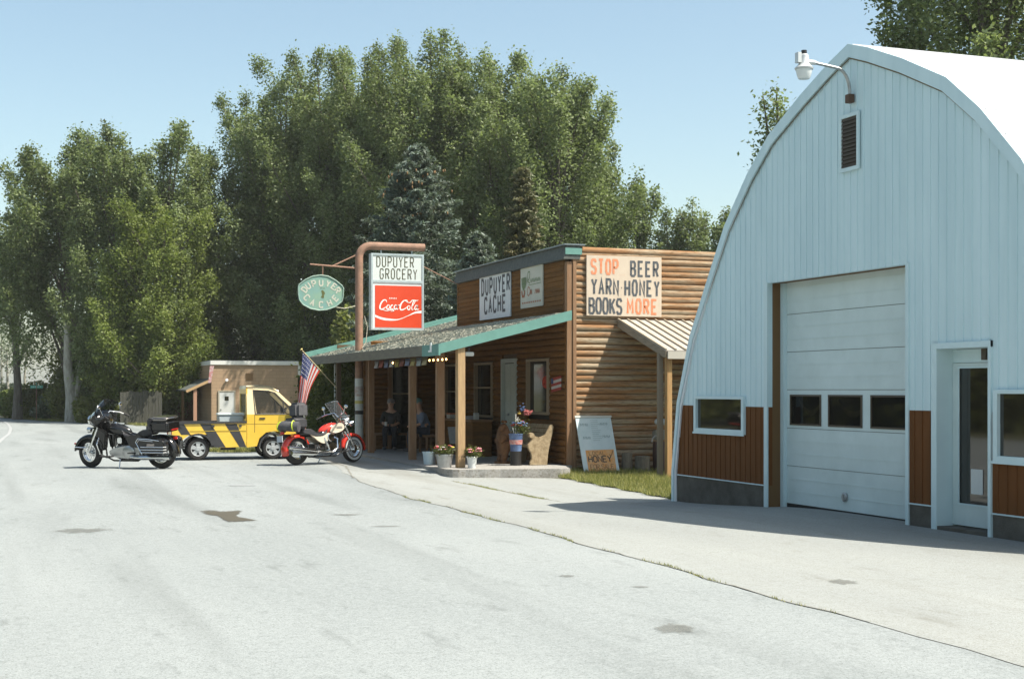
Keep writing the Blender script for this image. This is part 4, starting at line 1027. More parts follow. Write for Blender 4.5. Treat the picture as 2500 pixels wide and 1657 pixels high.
def bush(name, label, cx, cy, rx, ry, h, mk, n=5000, size=.14, group=None, cat='bush', z0=None, stems=5, nb=14, seed=0):
    rg = np.random.default_rng(seed+int(cx*31+cy*7+n)); zg = g(cx, cy) if z0 is None else z0
    t = thing(name, label, cat, (cx, cy, zg), group=group); mb = MB()
    for k in range(stems):
        a = k*2.4; mb.tube([(cx+.1*rx*math.cos(a), cy+.1*ry*math.sin(a), zg-.1), (cx+.55*rx*math.cos(a), cy+.55*ry*math.sin(a), zg+h*.75)], [.035, .012], 5)
    mb.build("stems", M['bark'], t)
    C_, T_ = [], []
    for k in range(nb):
        an = rg.random()*2*PI; r = rg.random()**.5; c = np.array([cx+rx*r*.75*math.cos(an), cy+ry*r*.75*math.sin(an), zg+h*(.2+.65*rg.random()*(1-.45*r))])
        m = n//nb; d = rg.normal(size=(m, 3)); d /= np.linalg.norm(d, axis=1)[:, None]
        C_.append(c+d*np.array([rx*.38, ry*.38, h*.24])*(rg.random(m)**.35)[:, None]); T_.append(rg.uniform(.3, .65)+rg.normal(size=m)*.13)
    Cn = np.concatenate(C_); Cn[:, 2] = np.maximum(Cn[:, 2], zg+.04)
    leaves("foliage", Cn, rg.uniform(.6, 1.3, len(Cn))*size, np.concatenate(T_), L_[mk], t)
    return t
GT = 'tall cottonwoods behind the store and along the street'
poplar('tall dark cottonwood at the far left above the pale forked trunk', 160, 98, 305, 4.6, n=60000, plumes=56, lo=.36, group=GT, leafs=.27, trunk_r=.5)
poplar('cottonwood with two thin tips, second from the left of the tall trees', 262, 94, 288, 3.6, n=42000, plumes=44, group=GT, leafs=.26)
poplar('cottonwood with one leaning tip left of the gap in the treetops', 385, 92, 292, 3.5, n=42000, plumes=40, group=GT, leafs=.26)
poplar('low outer cottonwood reaching out past the left picture edge', 40, 100, 480, 3.4, n=26000, plumes=30, group=GT, leafs=.27, lo=.60)
poplar('bright green broad tree standing in front of the dark cottonwoods on the left', 372, 90, 470, 4.4, n=46000, plumes=44, mk='willow', group=GT, leafs=.22, lo=.08, tall=.8, name='leafy_tree')
poplar('cottonwood right of the gap in the treetops with a ragged left side', 585, 99, 215, 3.9, n=56000, plumes=52, group=GT, lo=.08)
poplar('cottonwood with twin tips above the yellow truck', 655, 97, 178, 4.73, n=56000, plumes=50, group=GT)
poplar('cottonwood rising behind the oval sign', 755, 94, 112, 5.06, n=60000, plumes=52, group=GT)
poplar('cottonwood behind the bent pipe and the sign box', 880, 90, 118, 4.56, n=56000, plumes=50, group=GT)
poplar('tallest cottonwood in the middle of the treetops', 1000, 86, 76, 5.05, n=66000, plumes=56, group=GT)
poplar('cottonwood behind the bluish spruce with a broad flat top', 1150, 84, 128, 4.83, n=60000, plumes=52, group=GT)
poplar('rightmost big cottonwood, its side open to the sky', 1290, 80, 168, 4.17, n=56000, plumes=50, group=GT, lo=.28)
poplar('cottonwood between the twin tipped one and the one behind the oval sign', 705, 101, 165, 4.3, n=40000, plumes=44, group=GT)
poplar('cottonwood between the oval sign and the bent pipe', 818, 97, 128, 4.3, n=44000, plumes=44, group=GT)
poplar('cottonwood just right of the bent pipe', 940, 93, 92, 4.2, n=44000, plumes=44, group=GT)
poplar('cottonwood right of the tallest one, over the big spruce', 1080, 90, 108, 4.2, n=44000, plumes=44, group=GT)
poplar('cottonwood above the narrow browned spruce', 1222, 86, 136, 3.9, n=44000, plumes=44, group=GT)
poplar('outermost cottonwood at the right end of the tall mass', 1345, 84, 190, 2.5, n=26000, plumes=36, group=GT, lo=.3)
poplar('low ragged cottonwood in the dip between the two tall groups', 478, 100, 345, 2.2, n=24000, plumes=30, group=GT)
poplar('low leafy tree between the far building and the vine wall', 590, 97, 600, 4.4, n=30000, plumes=34, mk='willow', group=GT, lo=.05, name='leafy_tree', leafs=.2, tall=.8)
poplar('small leafy tree just left of the vine covered wing', 715, 92, 690, 3.0, n=16000, plumes=24, mk='willow', group=GT, lo=.05, name='leafy_tree', leafs=.17, tall=.8)
GB = 'slim trees in the distance between store and shed'
poplar('slim distant tree nearest to the big cottonwood', 1400, 100, 478, 2.1, n=14000, plumes=20, group=GB, leafs=.27, lo=.2)
poplar('slim distant tree with the highest tip of its row', 1475, 104, 440, 2.5, n=18000, plumes=22, group=GB, leafs=.28, lo=.2)
poplar('slim distant tree, second from the shed', 1548, 102, 492, 1.9, n=12000, plumes=18, group=GB, leafs=.28, lo=.2)
poplar('slim distant tree with a pointed tip left of the sky gap', 1607, 100, 462, 2.0, n=14000, plumes=20, group=GB, leafs=.27, lo=.2)
poplar('narrow tree tip peeping over the left flank of the shed roof', 1672, 95, 492, 1.5, n=9000, plumes=14, group=GB, leafs=.27, lo=.3)
poplar('narrow twiggy treetop showing beside the shed roof', 1800, 52, 204, .75, n=3000, plumes=18, leafs=.2, lo=.5, group=GB)
poplar('large dark tree overhanging the shed roof at the top right corner', 2290, 46, -420, 4.3, n=56000, plumes=54, leafs=.21, lo=.42, trunk_r=.4)
spruce('broad bluish spruce with brown cones behind the sign box', 965, 50, 338, 3.0, 'spruce', n=60000, blunt=.42, seed=2)
spruce('narrow spruce with a browned top behind the false front', 1207, 49, 392, 1.45, 'brownspruce', n=26000, blunt=.0, seed=5)
spruce('low bluish spruce hidden behind the roof of the store', 1105, 47, 540, 1.9, 'spruce', n=20000, blunt=.15, seed=7)
# cones on the big spruce
sp = [o for o in bpy.data.objects if o.name == 'spruce_tree'][0]
x0, y0 = at(965, 50); mb = MB(); rr = random.Random(3)
for k in range(45):
    a = R(rr.uniform(150, 330)); r = rr.uniform(.5, 1.35); z = rr.uniform(7.6, 9.3)
    r = min(r, 1.5*(10.3-z)/2+.3); mb.ball((x0+r*math.cos(a), y0+r*math.sin(a), z), .03, .03, .06, 6, 4)
mb.build("cones", mat("cone_brown", (.20, .12, .05), .8), sp, smooth=True, fix=False)
# dark growth at the back of the yard and by the street
GU = 'dark shrubs under the cottonwoods'
for k, (xv, Z, w_, h, mk) in enumerate([(195, 96, 2.6, 3.4, 'dark'), (255, 95, 2.8, 4.2, 'dark'), (320, 93, 2.6, 4.6, 'dark'), (380, 90, 2.4, 4.4, 'dark'), (430, 92, 2.4, 4.8, 'dark'),
        (90, 102, 2.6, 2.9, 'dark'), (40, 106, 2.2, 2.6, 'willow'), (775, 50, .8, 2.7, 'dark'), (735, 46.5, .45, 2.3, 'vine'), (122, 99, 1.0, 2.2, 'pale'), (100, 100, .9, 1.3, 'pale'), (15, 112, 2.4, 3.4, 'pale'), (225, 90, 1.6, 2.0, 'dark'), (290, 88, 1.5, 1.8, 'dark')]):
    x, y = at(xv, Z)
    lab = ['dark shrub right of the pale forked trunk', 'tall dark shrub between two trunks at the left', 'high dark thicket beside the grey plank fence', 'dark thicket behind the grey plank fence', 'dark leafy mass left of the far brick building', 'round dark bush behind the green street sign',
           'small bright bush at the left picture edge', 'dark bush against the left end of the log store', 'shrub between the flag and the vine wall', 'pale grey shrub beside the forked trunk', 'low pale shrub right of the street sign', 'far pale shrub at the left picture edge', 'low dark bush in the tree shade near the road edge', 'low dark bush between black motorcycle and tree shade'][k]
    bush('shrub', lab, x, y, w_, w_, h, mk, n=9000 if mk != 'pale' else 3500, size=.24, group=GU, nb=22, seed=k)
# big shaded canopy filling behind the far building
for k, (xv, Z, r, h, lab) in enumerate([(470, 99, 3.6, 8.2, 'dark tree mass directly behind the far brick building'), (770, 94, 3.6, 8.5, 'dark tree mass behind the oval sign'), (330, 100, 3.2, 8.5, 'dark tree mass behind the plank fence'), (210, 104, 3.2, 8.0, 'dark tree mass behind the forked trunk'), (860, 60, 2.2, 6.5, 'dark tree mass behind the rusty pipe'), (1330, 60, 1.8, 5.3, 'dark growth showing over the flat store roof'), (1560, 80, 3.0, 5.8, 'hedge like growth behind the log side wall')]):
    x, y = at(xv, Z); bush('tree', lab, x, y, r, r, h, 'dark' if k < 5 else 'poplar', n=17000, size=.25, group='dark tree masses in the second row', cat='tree', nb=34, seed=k+40, stems=3)
# pale trunks at the far left
GTt = 'thin pale trunks at the left picture edge'
for k, (xv, Z, yt, dx) in enumerate([(24, 108, 800, -8), (58, 110, 790, 4), (8, 112, 780, -4)]):
    x, y = at(xv, Z); x2, y2 = at(xv+dx, Z); zt = 1.65+(900-yt)/3286*Z; t = thing('bare_tree', ['bent thin pale trunk nearest the picture edge but one', 'straight thin pale trunk, rightmost of the three', 'thin pale trunk at the very edge of the picture'][k], 'tree', (x, y, g(x, y)), group=GTt)
    mb = MB(); mb.tube([(x, y, g(x, y)-.1), ((x+x2)/2-.1, y, zt*.5), (x2, y2, zt)], [.13, .09, .03], 7); mb.tube([(x2*.3+x*.7, y, zt*.6), (x+.8, y+.3, zt*.85)], [.05, .015], 5); mb.build("trunk", M['barkp'], t, smooth=True)
    rg = np.random.default_rng(k); P = rg.normal(size=(900, 3))*np.array([1.3, 1.0, .9])+np.array([x2, y2, zt-.3]); leaves("crown", P, rg.uniform(.12, .28, 900), .5+.15*rg.normal(size=900), L_['pale'], t)
# forked pale trunk beside the road
x, y = at(166, 93); t = thing('old_trunk', 'thick pale grey forked trunk standing on the far road verge', 'tree', (x, y, g(x, y)))
mb = MB(); mb.tube([(x, y, -.6), (x-.05, y, 1.2), (x-.25, y, 3.0), (x-.3, y, 6)], [.5, .36, .3, .2], 10); mb.tube([(x+.02, y-.05, .6), (x+.4, y-.1, 2.0), (x+.5, y, 3.6)], [.24, .18, .1], 8); mb.tube([(x-.05, y-.1, 1.0), (x-.06, y-.15, 2.6)], [.2, .12], 8)
mb.build("trunk", M['barkp'], t, smooth=True)
# vine on the wing of the store
vt = thing('vine', 'dense dark green vine covering the left wing wall of the store', 'vine', (9.7, 41, 0))
rg = np.random.default_rng(8); n = 12000; P = np.stack([9.66-np.abs(rg.normal(size=n))*.09, 38.9+rg.random(n)*3.6, .05+rg.random(n)**.9*2.5], 1)
P2 = np.stack([9.6+rg.normal(size=5000)*.25, 42.4+rg.random(5000)*2.4, .05+rg.random(5000)*2.5], 1)
cl = np.sin(P[:, 1]*5)*.12+np.sin(P[:, 2]*6+P[:, 1]*3)*.12
leaves("foliage", np.concatenate([P, P2]), rg.uniform(.07, .15, n+5000), np.concatenate([.45+cl+.1*rg.normal(size=n), .4+.15*rg.normal(size=5000)]), L_['vine'], vt)
mb = MB(); 
for k in range(7): mb.tube([(9.66, 39+.5*k, 0), (9.65, 39.1+.5*k+.2*math.sin(k), 1.2), (9.66, 39+.55*k, 2.4)], .015, 5)
mb.build("stems", M['bark'], vt)
ds = MB(); ds.box(9.44, 9.52, 40.9, 40.98, 1.0, 2.4); tag(ds.build("downspout", mat("downspout", (.42, .44, .42), .5), None), 'pale vertical downspout half covered by the vine', 'downspout')
# trees across the road, seen only mirrored in the window panes
rg = np.random.default_rng(21); n = 30000; P = np.stack([-16-rg.random(n)*6, -10+rg.random(n)*95, .1+rg.random(n)**1.2*(6+3*np.sin(np.arange(n)*.37))], 1)
o = leaves("tree_line", P, rg.uniform(.5, 1.0, n), .45+.15*rg.normal(size=n), L_['dark'], None); tag(o, 'row of dark trees across the road mirrored in the shed windows', 'trees', kind='stuff')
# ------------------------------------------------------------------ vehicles
M['chrome'] = mat("chrome", (.75, .76, .76), .12, metal=1.0)
M['alu'] = mat("aluminium", (.50, .51, .51), .33, metal=.8, col2=(.42, .43, .43), scale=10)
M['gblack'] = mat("gloss_black", (.008, .008, .008), .14, spec=.5, coat=.25)
M['leather'] = mat("black_leather", (.030, .030, .034), .5, col2=(.045, .045, .05), scale=12, bump=.2)
M['eng'] = mat("engine_black", (.022, .02, .018), .5, metal=.2)
M['redp'] = mat("red_paint", (.50, .028, .012), .18, spec=.6, coat=.5)
M['cream'] = mat("cream_paint", (.60, .54, .43), .25, coat=.4)
M['redlens'] = mat("red_lens", (.35, .02, .015), .2)
M['amber'] = mat("amber_lens", (.55, .16, .02), .2)
M['shield'] = glass_mat("clear_shield", (.92, .93, .93), .62)
M['shield'].node_tree.nodes['Principled BSDF'].inputs['Base Color'].default_value = (.45, .47, .47, 1)
M['shieldd'] = glass_mat("smoked_shield", (.30, .36, .42), .5)
M['clear'] = glass_mat("truck_glass", (.85, .88, .86), .72)
M['neon'] = mat("neon_trim", (.50, .62, .04), .6)
M['canvas'] = mat("grey_canvas", (.085, .085, .09), .8, col2=(.05, .05, .055), scale=14, bump=.2)
def arc_shell(mb, cx, cz, r, a0, a1, w, depth, t=.012, n=16, k=6):
    """mudguard: arched strip round an axle at (cx, cz); angles in degrees from +x"""
    rows = []
    for i in range(n+1):
        a = R(a0+(a1-a0)*i/n); row = []
        for j in range(k+1):
            ph = -PI/2+PI*j/k; rr = r-depth*(1-math.cos(ph))
            row.append((cx+rr*math.cos(a), w/2*math.sin(ph), cz+rr*math.sin(a)))
        rows.append(row)
    base = len(mb.v)
    for row in rows: mb.v += row
    for i in range(n):
        for j in range(k): b = base+i*(k+1)+j; mb.f.append((b, b+1, b+k+2, b+k+1))
def solidify(o, t):
    m = o.modifiers.new("s", 'SOLIDIFY'); m.thickness = t; m.offset = 0
    return o
def wheel(parent, x, y, z, r, w, kind, name='wheel', rot=0, whitewall=False, spokes=5):
    wh = MB().lathe((0, -w*.42, 0), [(r*.63, 0), (r*.86, -.0), (r*.97, w*.16), (r, w*.42), (r*.97, w*.68), (r*.86, w*.84), (r*.63, w*.84)], (0, 1, 0), 36, closed=True).build(name, M['rubber'], parent, smooth=True)
    wh.location = (x, y, z); wh.rotation_euler = (0, 0, rot); ORG[wh.name] = Vector((0, 0, 0))
    if whitewall:
        for s in (-1, 1): MB().lathe((0, s*w*.425, 0), [(r*.66, 0), (r*.82, 0), (r*.82, s*.004), (r*.66, s*.004)], (0, 1, 0), 32, closed=True).build("whitewall", mat("whitewall", (.50, .52, .50), .7), wh)
    mb = MB(); mb.lathe((0, -w*.32, 0), [(r*.56, 0), (r*.655, -.01), (r*.655, w*.66), (r*.56, w*.64)], (0, 1, 0), 32, closed=True)
    if kind == 'spoke':
        for k in range(28):
            a = 2*PI*k/28; b = a+.35*(1 if k % 2 else -1); s = 1 if k % 4 < 2 else -1
            mb.bar((.045*math.cos(b), s*.045, .045*math.sin(b)), (r*.58*math.cos(a), 0, r*.58*math.sin(a)), .006, .006)
        mb.lathe((0, -.07, 0), [(.001, 0), (.05, 0), (.035, .03), (.035, .11), (.05, .14), (.001, .14)], (0, 1, 0), 14)
        mb.lathe((0, -.06, 0), [(.055, 0), (.10, 0), (.10, .008), (.055, .008)], (0, 1, 0), 20, closed=True)
        mb.build("rim", M['chrome'], wh, smooth=True)
    else:
        for s in (-1, 1):
            yy = s*w*.33
            for k in range(spokes):
                a = 2*PI*k/spokes+.3; d = Vector((math.cos(a), 0, math.sin(a))); e = Vector((-math.sin(a), 0, math.cos(a)))
                p = [d*.03+e*.035, d*.03-e*.035, d*r*.58-e*.055, d*r*.58+e*.055]
                mb.prism([tuple(q+Vector((0, yy, 0))) for q in p], (0, -s*.025, 0))
            mb.lathe((0, yy, 0), [(.001, 0), (.055, 0), (.05, s*.018), (.001, s*.02)], (0, 1, 0), 14)
        mb.build("rim", mat("silver_wheel", (.42, .44, .44), .4, metal=.35), wh, smooth=True)
        MB().lathe((0, -.02, 0), [(.001, 0), (r*.56, 0), (r*.56, .04), (.001, .04)], (0, 1, 0), 24).build("brake_disc", M['eng'], wh)
    return wh
def profile_solid(pts, y0, y1): return MB().prism([(x, y0, z) for x, z in pts], (0, y1-y0, 0))
def mirror_y(fn):
    for s in (1, -1): fn(s)

def motorcycle(kind, label, loc, rz):
    tour = kind == 'tour'; xf, xr, r = .81, -.80, .32
    t = thing('motorcycle', label, 'motorcycle', loc, rz, local=True, group='motorcycles parked in front of the store')
    paint = M['gblack'] if tour else M['redp']; steer = R(-16) if tour else R(6)
    wheel(t, xr, 0, r, r, .15, 'spoke' if not tour else 'spoke', 'rear_wheel')
    wheel(t, xf, 0, r, r, .13, 'spoke', 'front_wheel', rot=steer, whitewall=not tour)
    # mudguards
    mb = MB(); arc_shell(mb, xf, r, r+.045, 5 if tour else -8, 172 if tour else 178, .17, .075, n=20); f = solidify(mb.build("front_fender", paint, t, smooth=True, fix=False), .008)
    if tour:
        mb = MB(); mb.tube([(xf+.33, .06, r+.05), (xf+.37, 0, r+.06), (xf+.33, -.06, r+.05)], .012, 6)
        for s in (1, -1): mb.tube([(xf+.34, s*.045, r+.10), (xf+.30, s*.085, r+.11), (xf+.05, s*.09, r+.10)], .012, 6)
        mb.build("fender_trim", M['chrome'], f, smooth=True)
        MB().ball((xf+.35, 0, r+.17), .03, .02, .02, 8, 6).build("marker_lamp", M['redlens'], f, smooth=True)
    mb = MB(); arc_shell(mb, xr, r, r+.06, 25, 200 if not tour else 190, .22, .09, n=20); solidify(mb.build("rear_fender", paint, t, smooth=True, fix=False), .008)
    # fork
    mb = MB()
    for s in (1, -1):
        mb.tube([(xf, s*.10, r-.01), (xf-.12, s*.10, r+.26)], .026, 10); mb.tube([(xf-.12, s*.10, r+.26), (xf-.31, s*.10, r+.66)], .034 if tour else .022, 10)
        mb.lathe((xf-.01, s*.10, r-.02), [(.001, -.03), (.035, -.03), (.035, .03), (.001, .03)], (0, 1, 0), 10)
    mb.build("fork", M['chrome'], t, smooth=True)
    MB().bar((xf-.25, -.13, r+.55), (xf-.25, .13, r+.55), .07, .035).bar((xf-.31, -.12, r+.66), (xf-.31, .12, r+.66), .08, .03).tube([(xf-.22, 0, r+.48), (xf-.34, 0, r+.72)], .035, 8).build("triple_clamp", M['chrome'] if not tour else M['gblack'], t, smooth=True)
    # frame
    mb = MB()
    for s in (1, -1):
        mb.tube([(.48, s*.02, .93), (.42, s*.10, .70), (.36, s*.13, .24), (.20, s*.14, .17), (-.35, s*.14, .17), (-.55, s*.13, .30), (-.62, s*.12, .62)], .018, 7)
        mb.tube([(.48, s*.02, .88), (.1, s*.03, .78), (-.4, s*.10, .64), (-.75, s*.11, .66)], .018, 7); mb.tube([(-.35, s*.14, .25), (-.80, s*.13, .32)], .024, 7)
    mb.build("frame", M['gblack'], t, smooth=True)
    # tank
    mb = MB(); mb.ball((.17, 0, .80), .33, .165, .135, 20, 12); tk = mb.build("fuel_tank", paint, t, smooth=True)
    for v in tk.data.vertices:
        q = (v.co.x-.17)/.33; v.co.z += -.06*max(0, -q)*1.2+.02*max(0, q); v.co.y *= 1-.45*max(0, -q)
    if not tour:
        mb = MB()
        for s in (1, -1):
            pts = [(.06, .725), (.20, .69), (.40, .74), (.47, .82), (.42, .90), (.30, .92), (.12, .84)]
            c = [(x, s*(.150+.018*math.sin((x-.05)*6)), z) for x, z in curve([p for p in pts]+[pts[0]], 4)[:-1]]
            mb.prism(c, (0, s*.012, 0))
        mb.build("tank_panel", M['cream'], tk)
        mb = MB(); 
        for s in (1, -1): mb.box(.24, .40, s*.183-.002, s*.183+.002, .80, .82); mb.box(.24, .40, s*.185-.002, s*.185+.002, .84, .846)
        mb.build("badge", M['alu'], tk)
    mb = MB(); mb.lathe((.22, 0, .925), [(.001, 0), (.05, 0), (.045, .02), (.001, .025)], seg=14); mb.box(.0, .34, -.03, .03, .905 if tour else .91, .935); mb.build("console", M['chrome'] if tour else M['gblack'], tk, smooth=True)
    # seat
    sp = [(.02, .80), (-.05, .72), (-.16, .685), (-.30, .70), (-.38, .76), (-.46, .80), (-.64, .81), (-.70, .76), (-.68, .70), (-.3, .62), (-.05, .64)]
    profile_solid(sp, -.15, .15).build("seat", M['leather'], t, bevel=.035, seg=3, smooth=True)
    # engine: crankcase, two finned cylinders, covers
    mb = MB(); mb.ball((.05, 0, .36), .19, .13, .15, 16, 10); mb.box(-.36, -.05, -.11, .11, .24, .46); mb.build("crankcase", M['alu'] if tour else M['eng'], t, smooth=True)
    for s, lab in ((1, 'front'), (-1, 'rear')):
        ax = Vector((math.sin(R(22.5))*s, 0, math.cos(R(22.5)))); c = Vector((.06, 0, .42)); mb = MB()
        prof = [(.001, .06)]
        for k in range(9): z = .07+k*.019; prof += [(.060, z), (.088, z+.002), (.088, z+.008), (.060, z+.010)]
        prof += [(.09, .25), (.095, .30), (.07, .335), (.001, .34)]
        mb.lathe(c, prof, ax, 18); cy = mb.build("cylinder", M['eng'] if tour else M['alu'], t, smooth=False)
        cc = c+ax*.32; MB().box(cc.x-.075, cc.x+.075, -.07, .07, cc.z-.02, cc.z+.03).build("rocker_cover", M['chrome'], cy, bevel=.015, smooth=True)
    mb = MB(); mb.lathe((-.13, .15, .345), [(.001, -.05), (.135, -.05), (.135, .0), (.10, .018), (.001, .02)], (0, 1, 0), 24); mb.prism([(-.13, .10, .48), (.22, .10, .42), (.30, .10, .36), (.28, .10, .29), (.18, .10, .24), (-.13, .10, .21)], (0, .055, 0)); mb.build("primary_cover", M['alu'], t, smooth=True)
    mb = MB(); mb.lathe((.10, -.13, .37), [(.001, .0), (.08, .0), (.11, .03), (.11, .05), (.001, .05)], (0, -1, 0), 20); mb.lathe((-.22, -.11, .35), [(.001, .0), (.10, .0), (.10, .03), (.001, .04)], (0, -1, 0), 20); mb.build("gear_cover", M['chrome'], t, smooth=True)
    MB().lathe((.06, -.13, .60), [(.001, 0), (.095, 0), (.095, .05), (.08, .065), (.001, .066)], (0, -1, 0), 22).build("air_cleaner", M['chrome'], t, smooth=True)
    MB().box(.01, .11, .12, .16, .52, .64).build("horn_cover", M['chrome'], t, bevel=.015, smooth=True)
    # exhaust
    mb = MB(); mb.tube([(.20, -.06, .62), (.26, -.16, .56), (.24, -.18, .34), (.08, -.19, .25), (-.45, -.20, .235)], .028, 8); mb.tube([(-.06, -.06, .62), (-.12, -.16, .58), (-.05, -.19, .42), (.0, -.19, .30), (-.3, -.20, .26)], .028, 8)
    mb.tube([(-.40, -.21, .235), (-.50, -.215, .24), (-1.08, -.22, .27)], [.03, .046, .046], 12); 
    if not tour: mb.tube([(-.35, -.20, .29), (-.46, -.20, .31), (-1.15, -.20, .39)], [.03, .042, .042], 12)
    mb.build("exhaust", M['chrome'], t, smooth=True)
    if tour: MB().tube([(-.20, .19, .255), (-.42, .21, .24), (-1.10, .22, .25)], [.028, .046, .046], 12).build("exhaust", M['chrome'], t, smooth=True)
    mb = MB()
    for s in (1, -1): mb.tube([(.44, s*.04, .74), (.46, s*.20, .70), (.45, s*.36, .52), (.42, s*.30, .32), (.38, s*.10, .22)], .016, 8)
    mb.build("engine_guard", M['chrome'], t, smooth=True)
    mb = MB()
    for s in (1, -1): mb.box(.14, .42, s*.30-.06, s*.30+.06, .255, .28); mb.box(-.36, -.2, s*.28-.04, s*.28+.04, .33, .35)
    mb.build("footboards", M['rubber'], t, bevel=.006)
    MB().tube([(.05, .16, .2), (.0, .30, .0)], .012, 6).build("kickstand", M['chrome'], t)
    # bars
    mb = MB()
    for s in (1, -1): mb.tube([(xf-.33, s*.05, r+.74), (xf-.38, s*.14, r+.84), (xf-.50, s*.33, r+.80), (xf-.66, s*.41, r+.72)], .0145, 8)
    hb = mb.build("handlebar", M['chrome'], t, smooth=True)
    for s in (1, -1):
        MB().tube([(xf-.57, s*.37, r+.765), (xf-.68, s*.42, r+.71)], .02, 8).build("grip", M['rubber'], hb, smooth=True)
        MB().tube([(xf-.50, s*.34, r+.80), (xf-.48, s*.40, r+.93)], .006, 5).ball((xf-.47, s*.42, r+.96), .018, .065, .042, 12, 8).build("mirror", M['chrome'], hb, smooth=True)
    if tour:
        mb = MB()
        for s in (1, -1):
            MB().prism([(.50, s*.12, .74), (.50, s*.12, .86), (.30, s*.12, .74), (.34, s*.12, .42), (.44, s*.12, .40)], (0, s*.14, 0)).build("leg_shield", M['gblack'], t, bevel=.02, smooth=True)
            MB().prism([(-.08, s*.10, .66), (-.42, s*.10, .72), (-.56, s*.10, .62), (-.46, s*.10, .42), (-.18, s*.10, .46)], (0, s*.09, 0)).build("side_cover", M['gblack'], t, bevel=.02, smooth=True)
        MB().tube([(xf-.16, 0, r+.34), (xf-.33, 0, r+.70)], .115, 12).build("fork_shroud", M['gblack'], t, smooth=True)
        MB().ball((.54, 0, 1.0), .19, .36, .18, 18, 12).build("fairing_bowl", M['gblack'], t, smooth=True)
        mb = MB()   # batwing fairing: rings across y
        rings = []
        for j in range(13):
            v = -1+2*j/12; y = .43*v; fx = .10*abs(v)**1.6; zt = 1.20-.07*abs(v)**2; zb = .84+.10*abs(v)**1.5; ring = []
            for (dx, q) in ((.0, 0), (.10, .06), (.16, .28), (.15, .55), (.09, .85), (.0, 1.0), (-.04, .8), (-.02, .2)):
                ring.append((.60-fx*1.6+dx*(1-.45*abs(v)), y, zb+(zt-zb)*q))
            rings.append(ring)
        b0 = len(mb.v); kk = 8
        for rg_ in rings: mb.v += rg_
        for i in range(12):
            for j in range(kk): mb.f.append((b0+i*kk+j, b0+i*kk+(j+1) % kk, b0+(i+1)*kk+(j+1) % kk, b0+(i+1)*kk+j))
        mb.f.append(tuple(range(b0, b0+kk))); mb.f.append(tuple(range(b0+12*kk, b0+13*kk)))
        fa = mb.build("fairing", M['gblack'], t, smooth=True)
        mb = MB(); n = 12; P = []
        for j in range(n+1):
            v = -1+2*j/n; P.append([(.62-.16*abs(v)**1.8-.13*q*q-.06*q, .34*v*(1-.12*q), 1.18-.05*v*v+.25*q*(1-.25*v*v)) for q in (0, .33, .66, 1)])
        for j in range(n):
            for q in range(3): mb.quad(P[j][q], P[j+1][q], P[j+1][q+1], P[j][q+1])
        mb.build("windshield", M['shieldd'], fa, smooth=True)
        mb = MB(); mb.lathe((.74, 0, .98), [(.001, 0), (.10, 0), (.105, .04), (.095, .06), (.001, .065)], (1, 0, -.1), 20); 
        for s in (1, -1): mb.lathe((.68, s*.20, .80), [(.001, -.05), (.05, -.02), (.062, .04), (.055, .055), (.001, .06)], (1, 0, 0), 16)
        mb.bar((.66, -.2, .83), (.66, .2, .83), .03, .03); mb.build("headlamps", M['chrome'], t, smooth=True)
        # saddlebags, top box
        for s in (1, -1):
            pts = [(-.46, .66), (-1.04, .64), (-1.10, .56), (-1.06, .34), (-.58, .34), (-.50, .42)]
            bg_ = profile_solid(pts, s*.21, s*.41).build("saddlebag", M['gblack'], t, bevel=.03, seg=3, smooth=True)
            mb = MB()
            for z in (.375, .43, .485): mb.tube([(-.56, s*.43, z), (-1.07, s*.43, z), (-1.11, s*.38, z)], .0085, 6)
            mb.tube([(-.46, s*.425, .58), (-.52, s*.435, .655), (-.78, s*.44, .64), (-.98, s*.43, .61)], .0085, 6); mb.tube([(-.46, s*.425, .58), (-.60, s*.435, .33)], .0085, 6); mb.tube([(-.50, s*.425, .57), (-.54, s*.435, .625), (-.85, s*.44, .60)], .007, 6)
            mb.build("bag_rail", M['chrome'], bg_, smooth=True)
            MB().box(-.86, -.70, s*.412-.003, s*.412+.003, .50, .545).build("reflector", mat("reflector", (.35, .30, .27), .3), bg_)
        tp = MB().box(-1.10, -.70, -.27, .27, .76, 1.00).build("top_box", M['gblack'], t, bevel=.05, seg=3, smooth=True)
        MB().box(-1.10, -.72, -.27, .27, 1.005, 1.075).build("lid", mat("polished_lid", (.30, .28, .27), .12, metal=.9), tp, bevel=.035, seg=3, smooth=True)
        MB().box(-.72, -.60, -.22, .22, .86, 1.04).box(-.72, -.62, -.30, -.2, .80, .92).box(-.72, -.62, .2, .30, .80, .92).build("backrest", M['leather'], tp, bevel=.03, smooth=True)
        MB().box(-1.125, -1.09, -.14, .14, .79, .82).box(-1.15, -1.09, -.05, .05, .60, .66).build("tail_lamp", M['redlens'], t, bevel=.01)
    else:
        mb = MB(); n = 12; P = []
        for j in range(n+1):
            v = -1+2*j/n; P.append([(.66-.10*v*v-.30*q, .26*v*(1-.06*q), 1.00+.02*v*v+.43*q*(1-.16*v*v)) for q in (0, .33, .66, 1)])
        for j in range(n):
            for q in range(3): mb.quad(P[j][q], P[j+1][q], P[j+1][q+1], P[j][q+1])
        ws = mb.build("windshield", M['shield'], t, smooth=True)
        mb = MB(); mb.tube([(.60, -.2, 1.08), (.66, 0, 1.08), (.60, .2, 1.08)], .01, 6); mb.tube([P[0][k] for k in range(4)]+[P[j][3] for j in range(1, n)]+[P[n][k] for k in (3, 2, 1, 0)], .006, 5); mb.build("shield_frame", M['chrome'], ws, smooth=True)
        mb = MB(); mb.lathe((.60, 0, .96), [(.001, -.06), (.06, -.05), (.095, .05), (.10, .08), (.001, .09)], (1, 0, 0), 18)
